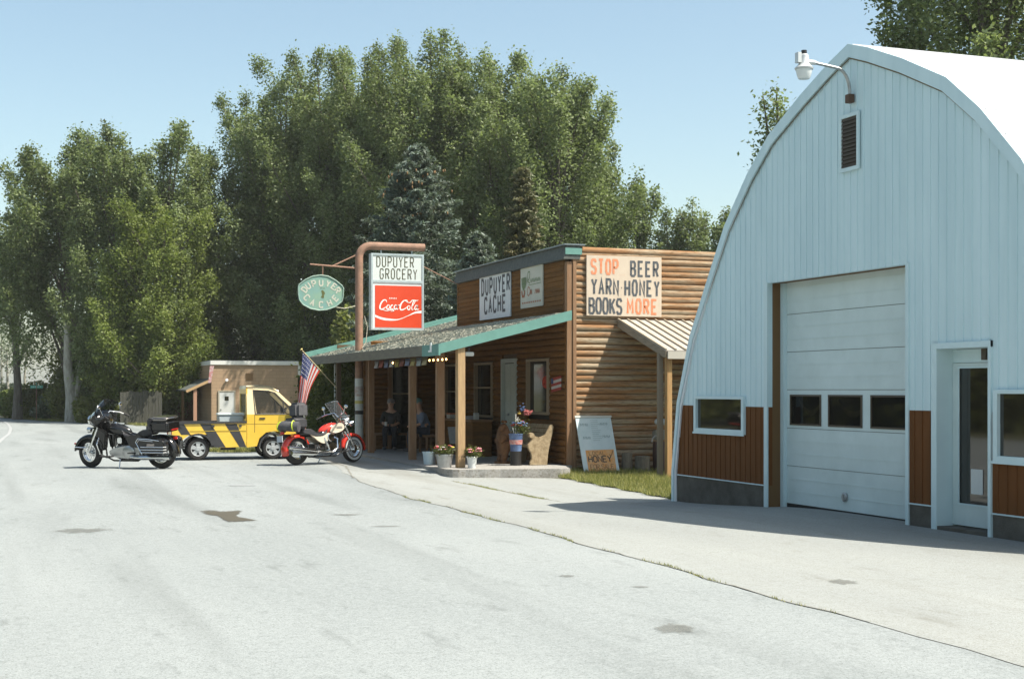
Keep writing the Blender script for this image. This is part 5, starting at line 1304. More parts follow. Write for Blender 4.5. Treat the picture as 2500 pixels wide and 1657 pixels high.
        for s in (1, -1): mb.lathe((.64, s*.20, .90), [(.001, -.06), (.045, -.04), (.062, .03), (.001, .05)], (1, 0, 0), 14)
        mb.bar((.62, -.2, .88), (.62, .2, .88), .03, .03); mb.build("headlamps", M['chrome'], t, smooth=True)
        mb = MB()
        for s in (1, -1): mb = MB().prism([(x, s*.12, z) for x, z in curve([(-.50, .66), (-.36, .62), (-.14, .63), (.02, .70), (.0, .56), (-.10, .46), (-.26, .50), (-.40, .60), (-.50, .66)], 3)[:-1]], (0, s*.05, 0)); mb.build("side_cover", M['cream'], t, bevel=.01, smooth=True)
        # luggage on the rear
        lg = MB().box(-.98, -.58, -.20, .20, .80, 1.06).build("luggage", M['leather'], t, bevel=.05, seg=3, smooth=True)
        MB().box(-.86, -.52, -.17, .17, 1.05, 1.40).build("backpack", M['canvas'], lg, bevel=.06, seg=3, smooth=True)
        MB().tube([(-.92, -.31, .84), (-1.12, 0, .88), (-.92, .31, .84)], .115, 12).build("roll_bag", M['canvas'], lg, smooth=True)
        mb = MB()
        for s in (-1, 1): mb.torus((-1.0, s*.22, .87), (.5, s*.85, 0), .112, .014, 18, 5)
        mb.build("neon_strap", M['neon'], lg, smooth=True)
        mb = MB(); mb.tube([(-.62, -.14, .72), (-.66, -.14, 1.3), (-.66, .14, 1.3), (-.62, .14, .72)], .010, 6); mb.build("sissy_bar", M['chrome'], t, smooth=True)
        for s in (1, -1): MB().box(-.98, -.55, s*.17, s*.17+s*.15, .42, .70).build("saddlebag", M['leather'], t, bevel=.04, seg=3, smooth=True) if s > 0 else None
        pl = MB().box(-1.24, -1.225, -.10, .10, .52, .66).build("licence_plate", mat("plate", (.42, .46, .50), .5), t)
        MB().bar((-1.10, 0, .60), (-1.225, 0, .60), .04, .03).build("plate_bracket", M['gblack'], pl)
        MB().ball((-1.16, 0, .72), .05, .06, .04, 12, 8).build("tail_lamp", M['redlens'], t, smooth=True)
        for s in (1, -1): MB().ball((-1.05, s*.22, .66), .035, .035, .035, 10, 8).build("indicator", M['amber'], t, smooth=True)
    return t
BZ = -.05
m1 = motorcycle('tour', 'black touring motorcycle with chrome rails, its side turned to the road', (2.76, 31.9, BZ), R(145.4))
m2 = motorcycle('cruiser', 'red and cream motorcycle loaded with black luggage beside the yellow truck', (7.17, 32.04, BZ+.01), R(24.9))
m1.scale = (1.06,)*3; m1.rotation_euler = (R(-4), 0, R(145.4)); m2.rotation_euler = (R(-4), 0, R(24.9))

# ------------------------------------------------------------------ small yellow truck with black stripes
M['yel'] = mat("yellow_paint", (.74, .48, .06), .3, col2=(.70, .45, .055), scale=3, coat=.3)
M['yelp'] = mat("pale_yellow", (.78, .62, .36), .35, coat=.2)  # paler yellow for the cab roof and pillars
M['yeld'] = mat("dark_yellow_patch", (.42, .30, .03), .4)
M['blk'] = mat("matt_black_paint", (.028, .028, .03), .5, col2=(.04, .04, .042), scale=6)
M['seatg'] = mat("seat_grey", (.10, .11, .12), .8)
tx, ty = at(457, 34.3); hd = R(-2)
mid = Vector((tx, ty, BZ))+Vector((math.cos(hd), math.sin(hd), 0))*.90+Vector((-math.sin(hd), math.cos(hd), 0))*.58
tk = thing('pickup_truck', 'small yellow pickup truck with slanting black stripes on its bed', 'truck', tuple(mid), hd, local=True)
# local frame: x forward, y left, wheels at x = -.9 / +.9, track +-.58, body half width .70
for x in (-.9, .9):
    for s in (-1, 1): wheel(tk, x, s*.585, .275, .275, .17, 'cast', 'wheel')
HWd = .70
bedp = [(-1.50, .52), (-1.50, .84), (.22, .86), (.22, .86), (.42, .34), (-.42, .30), (-.52, .42), (-.66, .60), (-1.14, .60), (-1.28, .48), (-1.36, .36)]
bedp = [(-1.50, .42), (-1.50, .88), (.25, .90), (.25, .32), (-.40, .30), (-.50, .44), (-.64, .62), (-1.10, .62), (-1.28, .50), (-1.38, .36)]
bed = profile_solid(bedp, -HWd, -HWd+.03).build("bed_side", M['yel'], tk)
profile_solid(bedp, HWd-.03, HWd).build("bed_side", M['yel'], tk)
MB().box(-1.52, -1.49, -HWd, HWd, .42, .88).build("tailgate", M['yel'], tk)
MB().box(-1.49, .25, -HWd+.03, HWd-.03, .60, .63).build("bed_floor", M['blk'], tk)
MB().box(.22, .25, -HWd+.03, HWd-.03, .60, 1.0).build("bed_front", M['yel'], tk)
mb = MB(); 
for s in (-1, 1): mb.bar((-1.52, s*HWd, .895), (.25, s*HWd, .915), .05, .045)
mb.build("bed_rail", M['blk'], tk)
for k, (xa, wd) in enumerate([(-1.46, .22), (-.86, .26), (-.27, .28)]):
    zl = .62 if k == 0 else .31; sl = .62
    for s in (-1, 1):
        q = []
        for z in (.875, zl): q.append((xa+(.875-z)*sl, z))
        pts = [(q[0][0], q[0][1]), (q[0][0]+wd, q[0][1]), (min(q[1][0]+wd, .245), q[1][1]), (q[1][0], q[1][1])]
        MB().prism([(x, s*(HWd+.001), z) for x, z in pts], (0, s*.003, 0)).build("stripe", M['blk'], bed if s < 0 else tk.children[[c.name for c in tk.children].index(bed.name)+1 if False else 0] if False else bed)
mb = MB()
for s in (-1, 1):
    for (x, a0, a1) in ((-.9, 8, 172), (.9, -5, 178)):
        row = []
        for i in range(13):
            a = R(a0+(a1-a0)*i/12); row.append(((x+.315*math.cos(a), .30+.315*math.sin(a)*1.0), (x+.36*math.cos(a), .30+.35*math.sin(a))))
        for (i0, o0), (i1, o1) in zip(row, row[1:]): mb.hexa([(i0[0], s*(HWd-.10), i0[1]), (o0[0], s*(HWd-.10), o0[1]), (o1[0], s*(HWd-.10), o1[1]), (i1[0], s*(HWd-.10), i1[1]), (i0[0], s*(HWd+.012), i0[1]), (o0[0], s*(HWd+.012), o0[1]), (o1[0], s*(HWd+.012), o1[1]), (i1[0], s*(HWd+.012), i1[1])])
mb.build("wheel_arch", M['blk'], tk, fix=False)
# cab: side panels with window openings, roof, pillars, front
zr = 1.80
def cabside(s):
    y0, y1 = s*HWd, s*(HWd-.035)
    lower = [(.26, .30), (.26, 1.10), (1.56, 1.10), (1.62, .95), (1.66, .60), (1.62, .42), (1.30, .36), (1.25, .55), (1.10, .67), (.92, .69), (.72, .66), (.56, .52), (.50, .33)]
    body = MB().prism([(x, y0, z) for x, z in lower], (0, y1-y0, 0)).build("cab_side", M['yel'], tk)
    tp = s*(HWd-.10)
    def q(x, z): return (x, s*(HWd-.10*max(0, (z-1.10))/.62), z)
    mb = MB()
    def panel(pts):
        o = [Vector(q(x, z)) for x, z in pts]; mb.prism([tuple(v) for v in o], (0, -s*.03, 0))
    panel([(.26, 1.10), (.26, 1.70), (.42, 1.72), (.50, 1.10)])                       # rear pillar
    panel([(.26, 1.70), (.30, 1.77), (.80, 1.77), (1.02, 1.66), (.94, 1.63), (.78, 1.68), (.42, 1.70)])    # roof rail
    panel([(1.02, 1.66), (1.40, 1.30), (1.58, 1.10), (1.46, 1.10), (1.30, 1.30), (.94, 1.63)])    # windscreen pillar
    mb.build("pillars", M['yelp'] if True else None, tk)
    MB().poly([q(.455, 1.10), q(.415, 1.70), q(.78, 1.675), q(.94, 1.63), q(1.20, 1.38), q(1.44, 1.10)][::s]).build("side_window", M['clear'], tk, fix=False)
    mb = MB(); mb.tube([q(1.16, 1.12), q(1.14, 1.40)], .014, 5); mb.tube([q(.45, 1.105), q(1.45, 1.105)], .012, 5); mb.tube([q(.46, 1.11), q(.42, 1.69), q(.79, 1.67), q(.95, 1.625), q(1.30, 1.27)], .013, 5); mb.build("window_seal", M['blk'], tk)
    mb = MB(); mb.box(.44, .452, s*(HWd+.0005)-.001, s*(HWd+.0005)+.001, .66, 1.09); mb.box(.26, 1.40, s*(HWd+.0005)-.001, s*(HWd+.0005)+.001, .86, .868); mb.build("panel_gap", M['eng'], tk)
    MB().box(.56, .70, s*(HWd+.002), s*(HWd+.018), .985, 1.02).build("door_handle", M['blk'], tk, bevel=.005)
    MB().prism([(x, s*(HWd+.001), z) for x, z in [(1.03, 1.08), (1.38, 1.08), (1.32, .80), (1.06, .72), (.98, .70)]], (0, s*.002, 0)).build("painted_reflection", M['yeld'], body)  # reflection on the front of the door, painted as darker yellow
    MB().box(1.30, 1.42, s*(HWd+.02), s*(HWd+.12), 1.14, 1.30).build("mirror", M['blk'], tk, bevel=.02, smooth=True)
mirror_y(cabside)
mb = MB(); rp = [(.24, 1.745), (.26, 1.80), (.55, 1.815), (.82, 1.79), (1.04, 1.68)]
for (x0, z0), (x1, z1) in zip(rp, rp[1:]):
    mb.hexa([(x0, -.62, z0-.03), (x1, -.62, z1-.03), (x1, .62, z1-.03), (x0, .62, z0-.03), (x0, -.60, z0), (x1, -.60, z1), (x1, .60, z1), (x0, .60, z0)])
mb.build("cab_roof", M['yelp'], tk, smooth=True)
mb = MB(); mb.box(.25, .28, -.62, -.50, 1.10, 1.74); mb.box(.25, .28, .50, .62, 1.10, 1.74); mb.box(.25, .28, -.66, .66, .95, 1.14); mb.box(.25, .28, -.5, .5, 1.60, 1.74); mb.build("cab_rear", M['yel'], tk)
MB().box(.262, .268, -.5, .5, 1.14, 1.60).build("rear_window", M['clear'], tk)
MB().quad((1.02, -.58, 1.67), (1.57, -.66, 1.10), (1.57, .66, 1.10), (1.02, .58, 1.67)).build("windscreen", M['clear'], tk, fix=False)
mb = MB(); mb.hexa([(1.55, -.66, .40), (1.70, -.62, .42), (1.70, .62, .42), (1.55, .66, .40), (1.55, -.66, 1.12), (1.58, -.64, 1.12), (1.58, .64, 1.12), (1.55, .66, 1.12)]); mb.build("nose", M['yel'], tk, bevel=.02)
MB().box(1.52, 1.76, -.68, .68, .28, .42).build("bumper", M['blk'], tk, bevel=.03)
for s in (-1, 1): MB().box(1.655, 1.70, s*.50-.10, s*.50+.10, .62, .76).build("headlight", M['lens'], tk, bevel=.02)
mb = MB()
for s in (-1, 1):
    mb.box(.45, .80, s*.32-.22, s*.32+.22, .55, .75); mb.hexa([(.34, s*.32-.22, .7), (.46, s*.32-.22, .7), (.46, s*.32+.22, .7), (.34, s*.32+.22, .7), (.30, s*.32-.2, 1.32), (.38, s*.32-.2, 1.32), (.38, s*.32+.2, 1.32), (.30, s*.32+.2, 1.32)])
mb.build("seats", M['seatg'], tk, bevel=.03)
mb = MB(); mb.box(-1.35, 1.45, -.40, .40, .30, .40); mb.tube([(-.9, -.55, .275), (-.9, .55, .275)], .03, 8); mb.tube([(.9, -.55, .275), (.9, .55, .275)], .03, 8); mb.box(-.35, .0, -.62, -.42, .24, .36); mb.build("chassis", M['eng'], tk)
MB().box(1.25, 1.5, -.62, .62, .9, 1.08).build("dashboard", M['blk'], tk)
for s in (-1, 1): MB().box(-1.535, -1.515, s*.60-.06, s*.60+.06, .52, .72).build("tail_light", M['redlens'], tk)
MB().box(-1.56, -1.515, -.66, .66, .36, .44).build("rear_bumper", M['blk'], tk)
# cargo: a pale cooler box in the bed (its own thing)
cx, cy = mid.x+math.cos(hd)*-.10+math.sin(hd)*.15, mid.y+math.sin(hd)*-.10-math.cos(hd)*.15
cb = thing('storage_box', 'pale grey box with a lid riding in the bed of the yellow truck', 'box', (cx, cy, BZ+.63), hd, local=True)
MB().prism([(-.26, -.18, .0), (.30, -.18, .0), (.33, -.18, .44), (-.28, -.18, .44)], (0, .4, 0)).build("body", mat("box_grey", (.42, .48, .50), .5), cb, bevel=.02)
MB().box(-.30, .35, -.20, .24, .445, .50).build("lid", mat("box_lid", (.62, .68, .68), .45), cb, bevel=.015)

mb = MB()
for s in (-1, 1): mb.box(-1.48, 1.5, s*(HWd+.003)-.002, s*(HWd+.003)+.002, .735, .747) if False else mb.box(-1.10, .24, s*(HWd+.006)-.003, s*(HWd+.006)+.003, .70, .712)
mb.build("body_crease", M['yeld'], tk)
for s in (-1, 1):
    MB().box(1.44, 1.52, s*(HWd-.01)-.015, s*(HWd-.01)+.015, .84, .88).build("side_indicator", M['amber'], tk); MB().box(-1.33, -1.30, s*.60-.09, s*.60+.09, .16, .42).build("mud_flap", M['rubber'], tk)
    MB().tube([(1.34, s*(HWd-.05), 1.15), (1.38, s*(HWd+.07), 1.22)], .012, 5).build("mirror_arm", M['blk'], tk)
    for x in (-1.3, -.55, .1): MB().box(x-.03, x+.03, s*(HWd+.012)-.01, s*(HWd+.012)+.01, .80, .85).build("tie_hook", M['blk'], tk)
MB().tube([(.40, 0, 1.08), (.40, 0, 1.40)], .12, 10).build("headrest_frame", M['seatg'], tk) if False else None
MB().torus((1.18, -.30, 1.12), (-.8, 0, .6), .17, .015, 18, 5).build("steering_wheel", M['blk'], tk, smooth=True)
# ------------------------------------------------------------------ people and carved figures (skinned skeletons)
def skinned(name, joints, edges, m, parent, sub=2, root=0):
    """joints: list of (x, y, z, radius)"""
    me = bpy.data.meshes.new(name); org = ORG.get(parent.name, Vector((0, 0, 0)))
    me.from_pydata([tuple(Vector(j[:3])-org) for j in joints], edges, [])
    me.materials.append(m); o = bpy.data.objects.new(name, me); C.objects.link(o); o.parent = parent; ORG[o.name] = org*1.0
    md = o.modifiers.new("skin", 'SKIN'); md.use_smooth_shade = True
    lay = me.skin_vertices[0] if me.skin_vertices else None
    if lay is None:
        bm = bmesh.new(); bm.from_mesh(me); bm.verts.layers.skin.verify(); bm.to_mesh(me); bm.free(); lay = me.skin_vertices[0]
    for i, j in enumerate(joints):
        lay.data[i].radius = (j[3], j[3]); lay.data[i].use_root = (i == root)
    s = o.modifiers.new("sub", 'SUBSURF'); s.levels = sub; s.render_levels = sub
    return o
M['skin'] = mat("skin", (.42, .24, .16), .55)
M['hair'] = mat("grey_hair", (.22, .20, .18), .8)
def person(label, P, face, lean, shirt, trous, cap=None, cup=False, group=None, vest=None):
    """seated person. P: seat point, face: unit direction faced (x, y), lean: forward lean in metres at head height"""
    f = Vector((face[0], face[1], 0)); s = Vector((-face[1], face[0], 0)); U = Vector((0, 0, 1)); B = Vector(P)
    t = thing('person', label, 'person', tuple(B), group=group)
    def pt(a, b, c, r): q = B+f*a+s*b+U*c; return (q.x, q.y, q.z, r)
    J = [pt(0, 0, .10, .14), pt(lean*.35, 0, .32, .13), pt(lean*.7, 0, .52, .15), pt(lean*.9, 0, .62, .06), pt(lean, 0, .70, .075), pt(lean+.02, 0, .79, .098), pt(lean+.02, 0, .87, .07)]
    E = [(0, 1), (1, 2), (2, 3), (3, 4), (4, 5), (5, 6)]
    def add(par, *js):
        for j in js: J.append(j); E.append((par, len(J)-1)); par = len(J)-1
        return par
    for g_ in (1, -1):
        add(0, pt(.06, .10*g_, .07, .09), pt(.42, .13*g_, .10, .068), pt(.44, .13*g_, -.20, .052), pt(.40, .13*g_, -.40, .038), pt(.52, .14*g_, -.43, .035))
        h = add(2, pt(lean*.72, .18*g_, .50, .062), pt(lean*.7+.06, .25*g_, .28, .044), pt(lean*.4+.28, .12*g_, .20, .030), pt(lean*.4+.36, .06*g_, .20, .026))
        for k in range(4): add(h, pt(lean*.4+.41, (.03+.02*k)*g_, .20, .010), pt(lean*.4+.43-.004*k, (.03+.018*k)*g_, .17, .008))
        add(h, pt(lean*.4+.37, .015*g_, .225, .010))
    skinned('body', J, E, M['skin'], t)
    # shirt and trousers follow the body
    J = [pt(-.005, 0, .08, .158), pt(lean*.35, 0, .32, .15), pt(lean*.7, 0, .50, .168), pt(lean*.86, 0, .59, .075)]; E = [(0, 1), (1, 2), (2, 3)]
    for g_ in (1, -1): add(2, pt(lean*.72, .185*g_, .50, .078), pt(lean*.7+.05, .25*g_, .30, .06), pt(lean*.5+.14, .20*g_, .24, .05))
    skinned('shirt', J, E, shirt, t)
    if vest is not None: skinned('vest', [pt(-.01, 0, .12, .17), pt(lean*.35-.01, 0, .32, .163), pt(lean*.7-.01, 0, .52, .178)], [(0, 1), (1, 2)], vest, t)
    J = [pt(-.01, 0, .08, .155)]; E = []
    for g_ in (1, -1): add(0, pt(.08, .10*g_, .075, .105), pt(.42, .13*g_, .10, .083), pt(.445, .13*g_, -.20, .068), pt(.41, .13*g_, -.40, .060))
    skinned('trousers', J, E, trous, t)
    for g_ in (1, -1): q = pt(.49, .14*g_, -.42, 0); MB().ball(q[:3], .13 if abs(face[0]) > .5 else .055, .055 if abs(face[0]) > .5 else .13, .045, 12, 8).build('shoe', M['leather'], t, smooth=True)
    # face and hair
    hd_ = pt(lean+.02, 0, .80, 0); hv = Vector(hd_[:3]); mb = MB()
    n_ = hv+f*.10; mb.ball((n_.x, n_.y, n_.z-.01), .016, .016, .026, 8, 6)
    for g_ in (1, -1): e_ = hv+s*.095*g_; mb.ball((e_.x, e_.y, e_.z), .014, .014, .03, 8, 6)
    mb.build('nose_and_ears', M['skin'], t, smooth=True)
    mb = MB(); 
    for g_ in (1, -1): e_ = hv+f*.088+s*.034*g_+U*.02; mb.ball((e_.x, e_.y, e_.z), .011, .011, .008, 8, 6)
    e_ = hv+f*.088-U*.045; mb.ball((e_.x, e_.y, e_.z), .02, .02, .006, 8, 6); mb.build('eyes_and_mouth', M['eng'], t, smooth=True)
    c_ = hv-f*.015+U*.03; MB().ball((c_.x, c_.y, c_.z), .105, .105, .095, 14, 10).build('hair', M['hair'], t, smooth=True)
    if cap:
        mb = MB(); c_ = hv+U*.055; mb.ball((c_.x, c_.y, c_.z), .112, .112, .085, 14, 8); v = hv+f*.13+U*.06; mb.ball((v.x, v.y, v.z), .075, .075, .012, 12, 6); mb.build('cap', cap, t, smooth=True)
    return t, pt
tA, pA = person('person in a dark vest seated facing the camera at the far end of the porch', (10.18, 37.35, .50), (-.35, -.937), .06, mat("dark_shirt", (.035, .035, .03), .9), mat("dark_trousers", (.025, .026, .03), .9), vest=M['leather'], group='people sitting on the porch')
tB, pB = person('person in a blue checked shirt and teal cap seated sideways between two porch posts', (10.72, 35.8, .50), (-1, 0), .22, mat("blue_shirt", (.16, .20, .27), .85, col2=(.10, .13, .19), scale=24), mat("dark_jeans", (.03, .035, .05), .9), cap=mat("teal_cap", (.08, .18, .17), .8), group='people sitting on the porch')
c = pA(.46, -.10, .20, 0); tag(MB().lathe((c[0], c[1], c[2]-.02), [(.001, 0), (.03, 0), (.038, .11), (.001, .11)], seg=14).build('paper_cup', mat("cup_white", (.6, .6, .56), .6), None, smooth=True), 'white paper cup in the hand of the person in the dark vest', 'cup')
for k, (x, y, lx, ly, lab) in enumerate([(10.22, 37.5, .55, .22, 'low wooden bench under the person in the dark vest'), (10.78, 35.8, .20, .35, 'wooden stool under the person in the blue shirt')]):
    b = thing('porch_bench' if k == 0 else 'stool', lab, 'bench' if k == 0 else 'stool', (x, y, 0)); MB().box(x-lx, x+lx, y-ly, y+ly, .42, .47).build('seat', M['wood'], b, bevel=.005)
    for sx in (-1, 1):
        for sy in (-1, 1): MB().box(x+sx*(lx-.05)-.025, x+sx*(lx-.05)+.025, y+sy*(ly-.04)-.025, y+sy*(ly-.04)+.025, 0, .42).build('leg', M['wood'], b)
# carved bear
M['carved'] = mat("carved_wood", (.20, .095, .035), .8, col2=(.10, .045, .018), scale=9, bump=.6, bscale=25)
bx, by = 10.78, 30.0
bear = thing('carved_bear', 'brown carved wooden bear standing upright by the pale porch door', 'carving', (bx, by, 0))
J = [(bx, by, .34, .17), (bx, by, .50, .17), (bx, by, .64, .10), (bx-.03, by-.03, .80, .14), (bx-.13, by-.09, .78, .06)]; E = [(0, 1), (1, 2), (2, 3), (3, 4)]
for s in (1, -1):
    n = len(J); J += [(bx-.02, by+s*.12, .24, .10), (bx-.03, by+s*.13, .08, .085), (bx-.12, by+s*.13, .06, .05)]; E += [(0, n), (n, n+1), (n+1, n+2)]
    n = len(J); J += [(bx-.05, by+s*.17, .58, .075), (bx-.14, by+s*.14, .46, .055)]; E += [(2, n), (n, n+1)]
skinned('body', J, E, M['carved'], bear)
mb = MB()
for s in (1, -1): mb.ball((bx+.01, by+s*.09, .935), .042, .035, .035, 10, 8)
mb.build('ears', M['carved'], bear, smooth=True); MB().lathe((bx, by, 0), [(.001, 0), (.22, 0), (.21, .05), (.001, .05)], seg=18).build('base', M['carved'], bear)
# carved bench
M['carvp'] = mat("pale_carved_wood", (.40, .31, .19), .8, col2=(.22, .16, .085), scale=9, bump=.4, bscale=20)
bn = thing('carved_bench', 'pale carved wooden bench with a rolled armrest against the porch wall', 'bench', (11.3, 29.1, 0))
prof = [(1570, 1180), (1575, 1120), (1604, 1050), (1590, 960), (1540, 870), (1530, 800), (1580, 740), (1610, 680), (1650, 650), (1750, 675), (1850, 635), (1905, 530), (1950, 440), (2010, 470), (1990, 600), (1960, 720), (1930, 850), (1905, 1000), (1890, 1180)]
pp = [(11.02+(a-1570)*.00128, (1180-b)*.00121) for a, b in prof]
for y in (28.98, 30.3): 
    e = MB().prism([(a, y, b) for a, b in pp], (0, .07, 0)).build('end_panel', M['carvp'], bn, bevel=.012); MB().lathe((11.06, y-.03, .655), [(.001, 0), (.058, 0), (.058, .13), (.001, .13)], (0, 1, 0), 18).build('scroll', M['carvp'], e, smooth=True)
MB().box(11.06, 11.5, 29.05, 30.3, .38, .43).build('seat', M['carvp'], bn, bevel=.01)
mb = MB(); 
for k in range(4): mb.hexa([(11.47+.022*k, 29.05, .50+.10*k), (11.50+.022*k, 29.05, .50+.10*k), (11.50+.022*k, 30.3, .50+.10*k), (11.47+.022*k, 30.3, .50+.10*k), (11.49+.022*k, 29.05, .585+.10*k), (11.52+.022*k, 29.05, .585+.10*k), (11.52+.022*k, 30.3, .585+.10*k), (11.49+.022*k, 30.3, .585+.10*k)])
mb.build('backrest', M['carvp'], bn)
# pots, buckets and flowers
def pot(name, label, cat, x, y, r0, r1, h, m, z=0, rim=.012, group=None):
    t = thing(name, label, cat, (x, y, z), group=group)
    MB().lathe((x, y, z), [(.001, 0), (r0, 0), (r1, h-.03), (r1+rim, h-.03), (r1+rim, h), (r1-.012, h), (r1-.02, h-.05), (.001, h-.05)], seg=24).build('body', m, t, smooth=True); return t
def flowers(parent, x, y, z, rx, h, cols, n=40, seed=1, big=.035):
    rr = random.Random(seed); rg = np.random.default_rng(seed)
    P = rg.normal(size=(900, 3))*np.array([rx*.5, rx*.5, h*.25])+np.array([x, y, z+h*.4]); P[:, 2] = np.maximum(P[:, 2], z)
    leaves('foliage', P, rg.uniform(.02, .06, 900), .5+.15*rg.normal(size=900), L_['vine'], parent)
    for ci, cc in enumerate(cols):
        mb = MB()
        for k in range(n//len(cols)):
            a = rr.random()*2*PI; q = rr.random()**.5*rx; c_ = Vector((x+q*math.cos(a), y+q*math.sin(a), z+h*(.45+.6*rr.random()*(1-.5*q/rx))))
            for p_ in range(6):
                b = p_*PI/3+a; mb.ball((c_.x+big*.6*math.cos(b), c_.y+big*.6*math.sin(b), c_.z), big*.5, big*.5, big*.28, 6, 4)
        mb.build('blossoms', mat("petal", cc, .7), parent, smooth=True, fix=False)
PINK, WHT, YEL_, RED_ = (.62, .22, .26), (.66, .60, .60), (.68, .52, .05), (.45, .04, .05)
t = pot('flower_tub', 'grey metal tub of mixed flowers beside the front porch post', 'planter', 9.0, 28.75, .14, .18, .29, M['metalg'], 0, group='pots with flowers by the front post'); flowers(t, 9.0, 28.75, .27, .21, .24, [WHT, YEL_, PINK, RED_], 30, 2)
t = pot('flower_pot', 'white ribbed pot with pink and yellow flowers behind the front porch post', 'planter', 9.50, 28.42, .08, .11, .25, mat("pot_white", (.6, .63, .62), .4), 0, group='pots with flowers by the front post'); flowers(t, 9.52, 28.42, .24, .16, .22, [PINK, YEL_, PINK], 12, 5, .05)
wb = pot('bucket', 'plain white plastic bucket between two porch posts', 'bucket', 9.10, 30.25, .105, .13, .28, mat("bucket_white", (.56, .66, .68), .4))
mb = MB(); mb.tube([(9.10+.135*math.cos(a), 30.25+.135*math.sin(a), .245-.06*abs(math.sin(a))) for a in [k*PI/8 for k in range(9)]], .004, 5); mb.build('handle', M['metalg'], wb)
st = thing('stump', 'short dark stump carrying the blue patriotic bucket', 'stump', (10.74, 29.1, 0)); MB().lathe((10.74, 29.1, 0), [(.001, 0), (.13, 0), (.12, .15), (.12, .31), (.001, .31)], seg=18).build('body', M['eng'], st, smooth=True)
bb = thing('bucket', 'blue bucket with a red and white band standing on a dark stump', 'bucket', (10.74, 29.1, .31))
MB().lathe((10.74, 29.1, .312), [(.001, 0), (.12, 0), (.15, .36), (.16, .36), (.16, .385), (.14, .385), (.13, .3), (.001, .3)], seg=24).build('body', mat("bucket_blue", (.05, .08, .18), .45, col2=(.13, .20, .34), scale=6), bb, smooth=True)
MB().lathe((10.74, 29.1, .46), [(.001, .0), (.139, 0), (.147, .10), (.001, .10)], seg=24).build('band', mat("band_red", (.42, .10, .09), .6, col2=(.50, .36, .32), scale=16), bb)
fl = thing('bouquet', 'artificial red, blue and yellow flowers with small flags in the blue bucket', 'flowers', (10.79, 29.1, .69)); flowers(fl, 10.84, 29.12, .70, .16, .30, [RED_, (.12, .2, .4)], 16, 8, .05)
def silk(name, cx, cz, rx, n, m_):
    rr = random.Random(n); mb = MB()
    for k in range(n): mb.ball((cx+rr.gauss(0, rx*.45), 29.12+rr.gauss(0, .03), cz+rr.gauss(0, .03)), .022, .018, .014, 6, 4)
    mb.build(name, m_, fl, smooth=True, fix=False)
silk('red_bloom', 11.02, 1.15, .10, 60, mat("silk_red", (.30, .06, .055), .85, col2=(.42, .14, .13), scale=30)); silk('blue_bloom', 10.9, 1.24, .05, 22, mat("silk_blue", (.06, .10, .20), .85)); silk('yellow_bloom', 10.83, 1.14, .03, 12, mat("silk_yellow", (.38, .26, .05), .85))
mb = MB()
for k, (dx, dz) in enumerate([(-.08, .12), (-.02, .14), (.05, .12), (-.01, .42), (.12, .25)]): mb.tube([(10.74+dx*.4, 29.1, .62), (10.74+dx, 29.08, .70+dz)], .012, 5)
for k in range(5): a = k*2*PI/5; mb.bar((10.75, 29.04, 1.0), (10.75+.06*math.cos(a), 29.04, 1.0+.06*math.sin(a)), .03, .01)
mb.build('sticks', mat("stick_white", (.55, .53, .48), .7), fl)
# small grey board on an easel, counter with goods
eb = thing('easel_board', 'small grey framed board standing behind the flower tub', 'board', (9.95, 31.0, 0))
MB().hexa([(9.82, 30.95, .42), (10.08, 30.95, .42), (10.08, 30.97, .42), (9.82, 30.97, .42), (9.80, 31.05, .80), (10.07, 31.05, .80), (10.07, 31.07, .80), (9.80, 31.07, .80)]).build('board', mat("board_grey", (.17, .185, .18), .7, col2=(.11, .12, .12), scale=9), eb)
mb = MB(); mb.bar((9.84, 30.98, 0), (9.86, 31.06, .80), .02, .02); mb.bar((10.05, 30.98, 0), (10.04, 31.06, .80), .02, .02); mb.build('legs', M['wood'], eb)
ct = thing('counter', 'brown wooden counter along the porch wall holding goods', 'counter', (11.35, 34.3, 0)); MB().box(11.05, 11.62, 33.1, 35.4, .86, .91).build('top', M['wood'], ct); MB().box(11.10, 11.60, 33.15, 35.35, 0, .86).build('cabinet', M['logd'], ct)
for k, (x, y, z0, sx, sy, h, c1, c2, lab) in enumerate([(11.2, 35.1, .912, .12, .13, .10, (.42, .40, .36), (.42, .12, .05), 'white carton with an orange lid on the counter, left of the front post'), (11.2, 33.7, .912, .15, .16, .05, (.4, .38, .4), (.35, .33, .33), 'flat pale tray on the counter near the door'), (11.25, 33.32, .912, .06, .06, .13, (.45, .46, .42), (.4, .4, .38), 'small pale jar on the near end of the counter')]):
    q = thing('carton' if k < 2 else 'jar', lab, 'box' if k < 2 else 'jar', (x, y, z0)); MB().box(x-sx, x+sx, y-sy, y+sy, z0, z0+h).build('body', mat("goods", c1, .7), q, bevel=.01); MB().box(x-sx*.98, x+sx*.98, y-sy*.98, y+sy*.98, z0+h, z0+h+.035).build('lid', mat("goods_lid", c2, .7), q, bevel=.006)
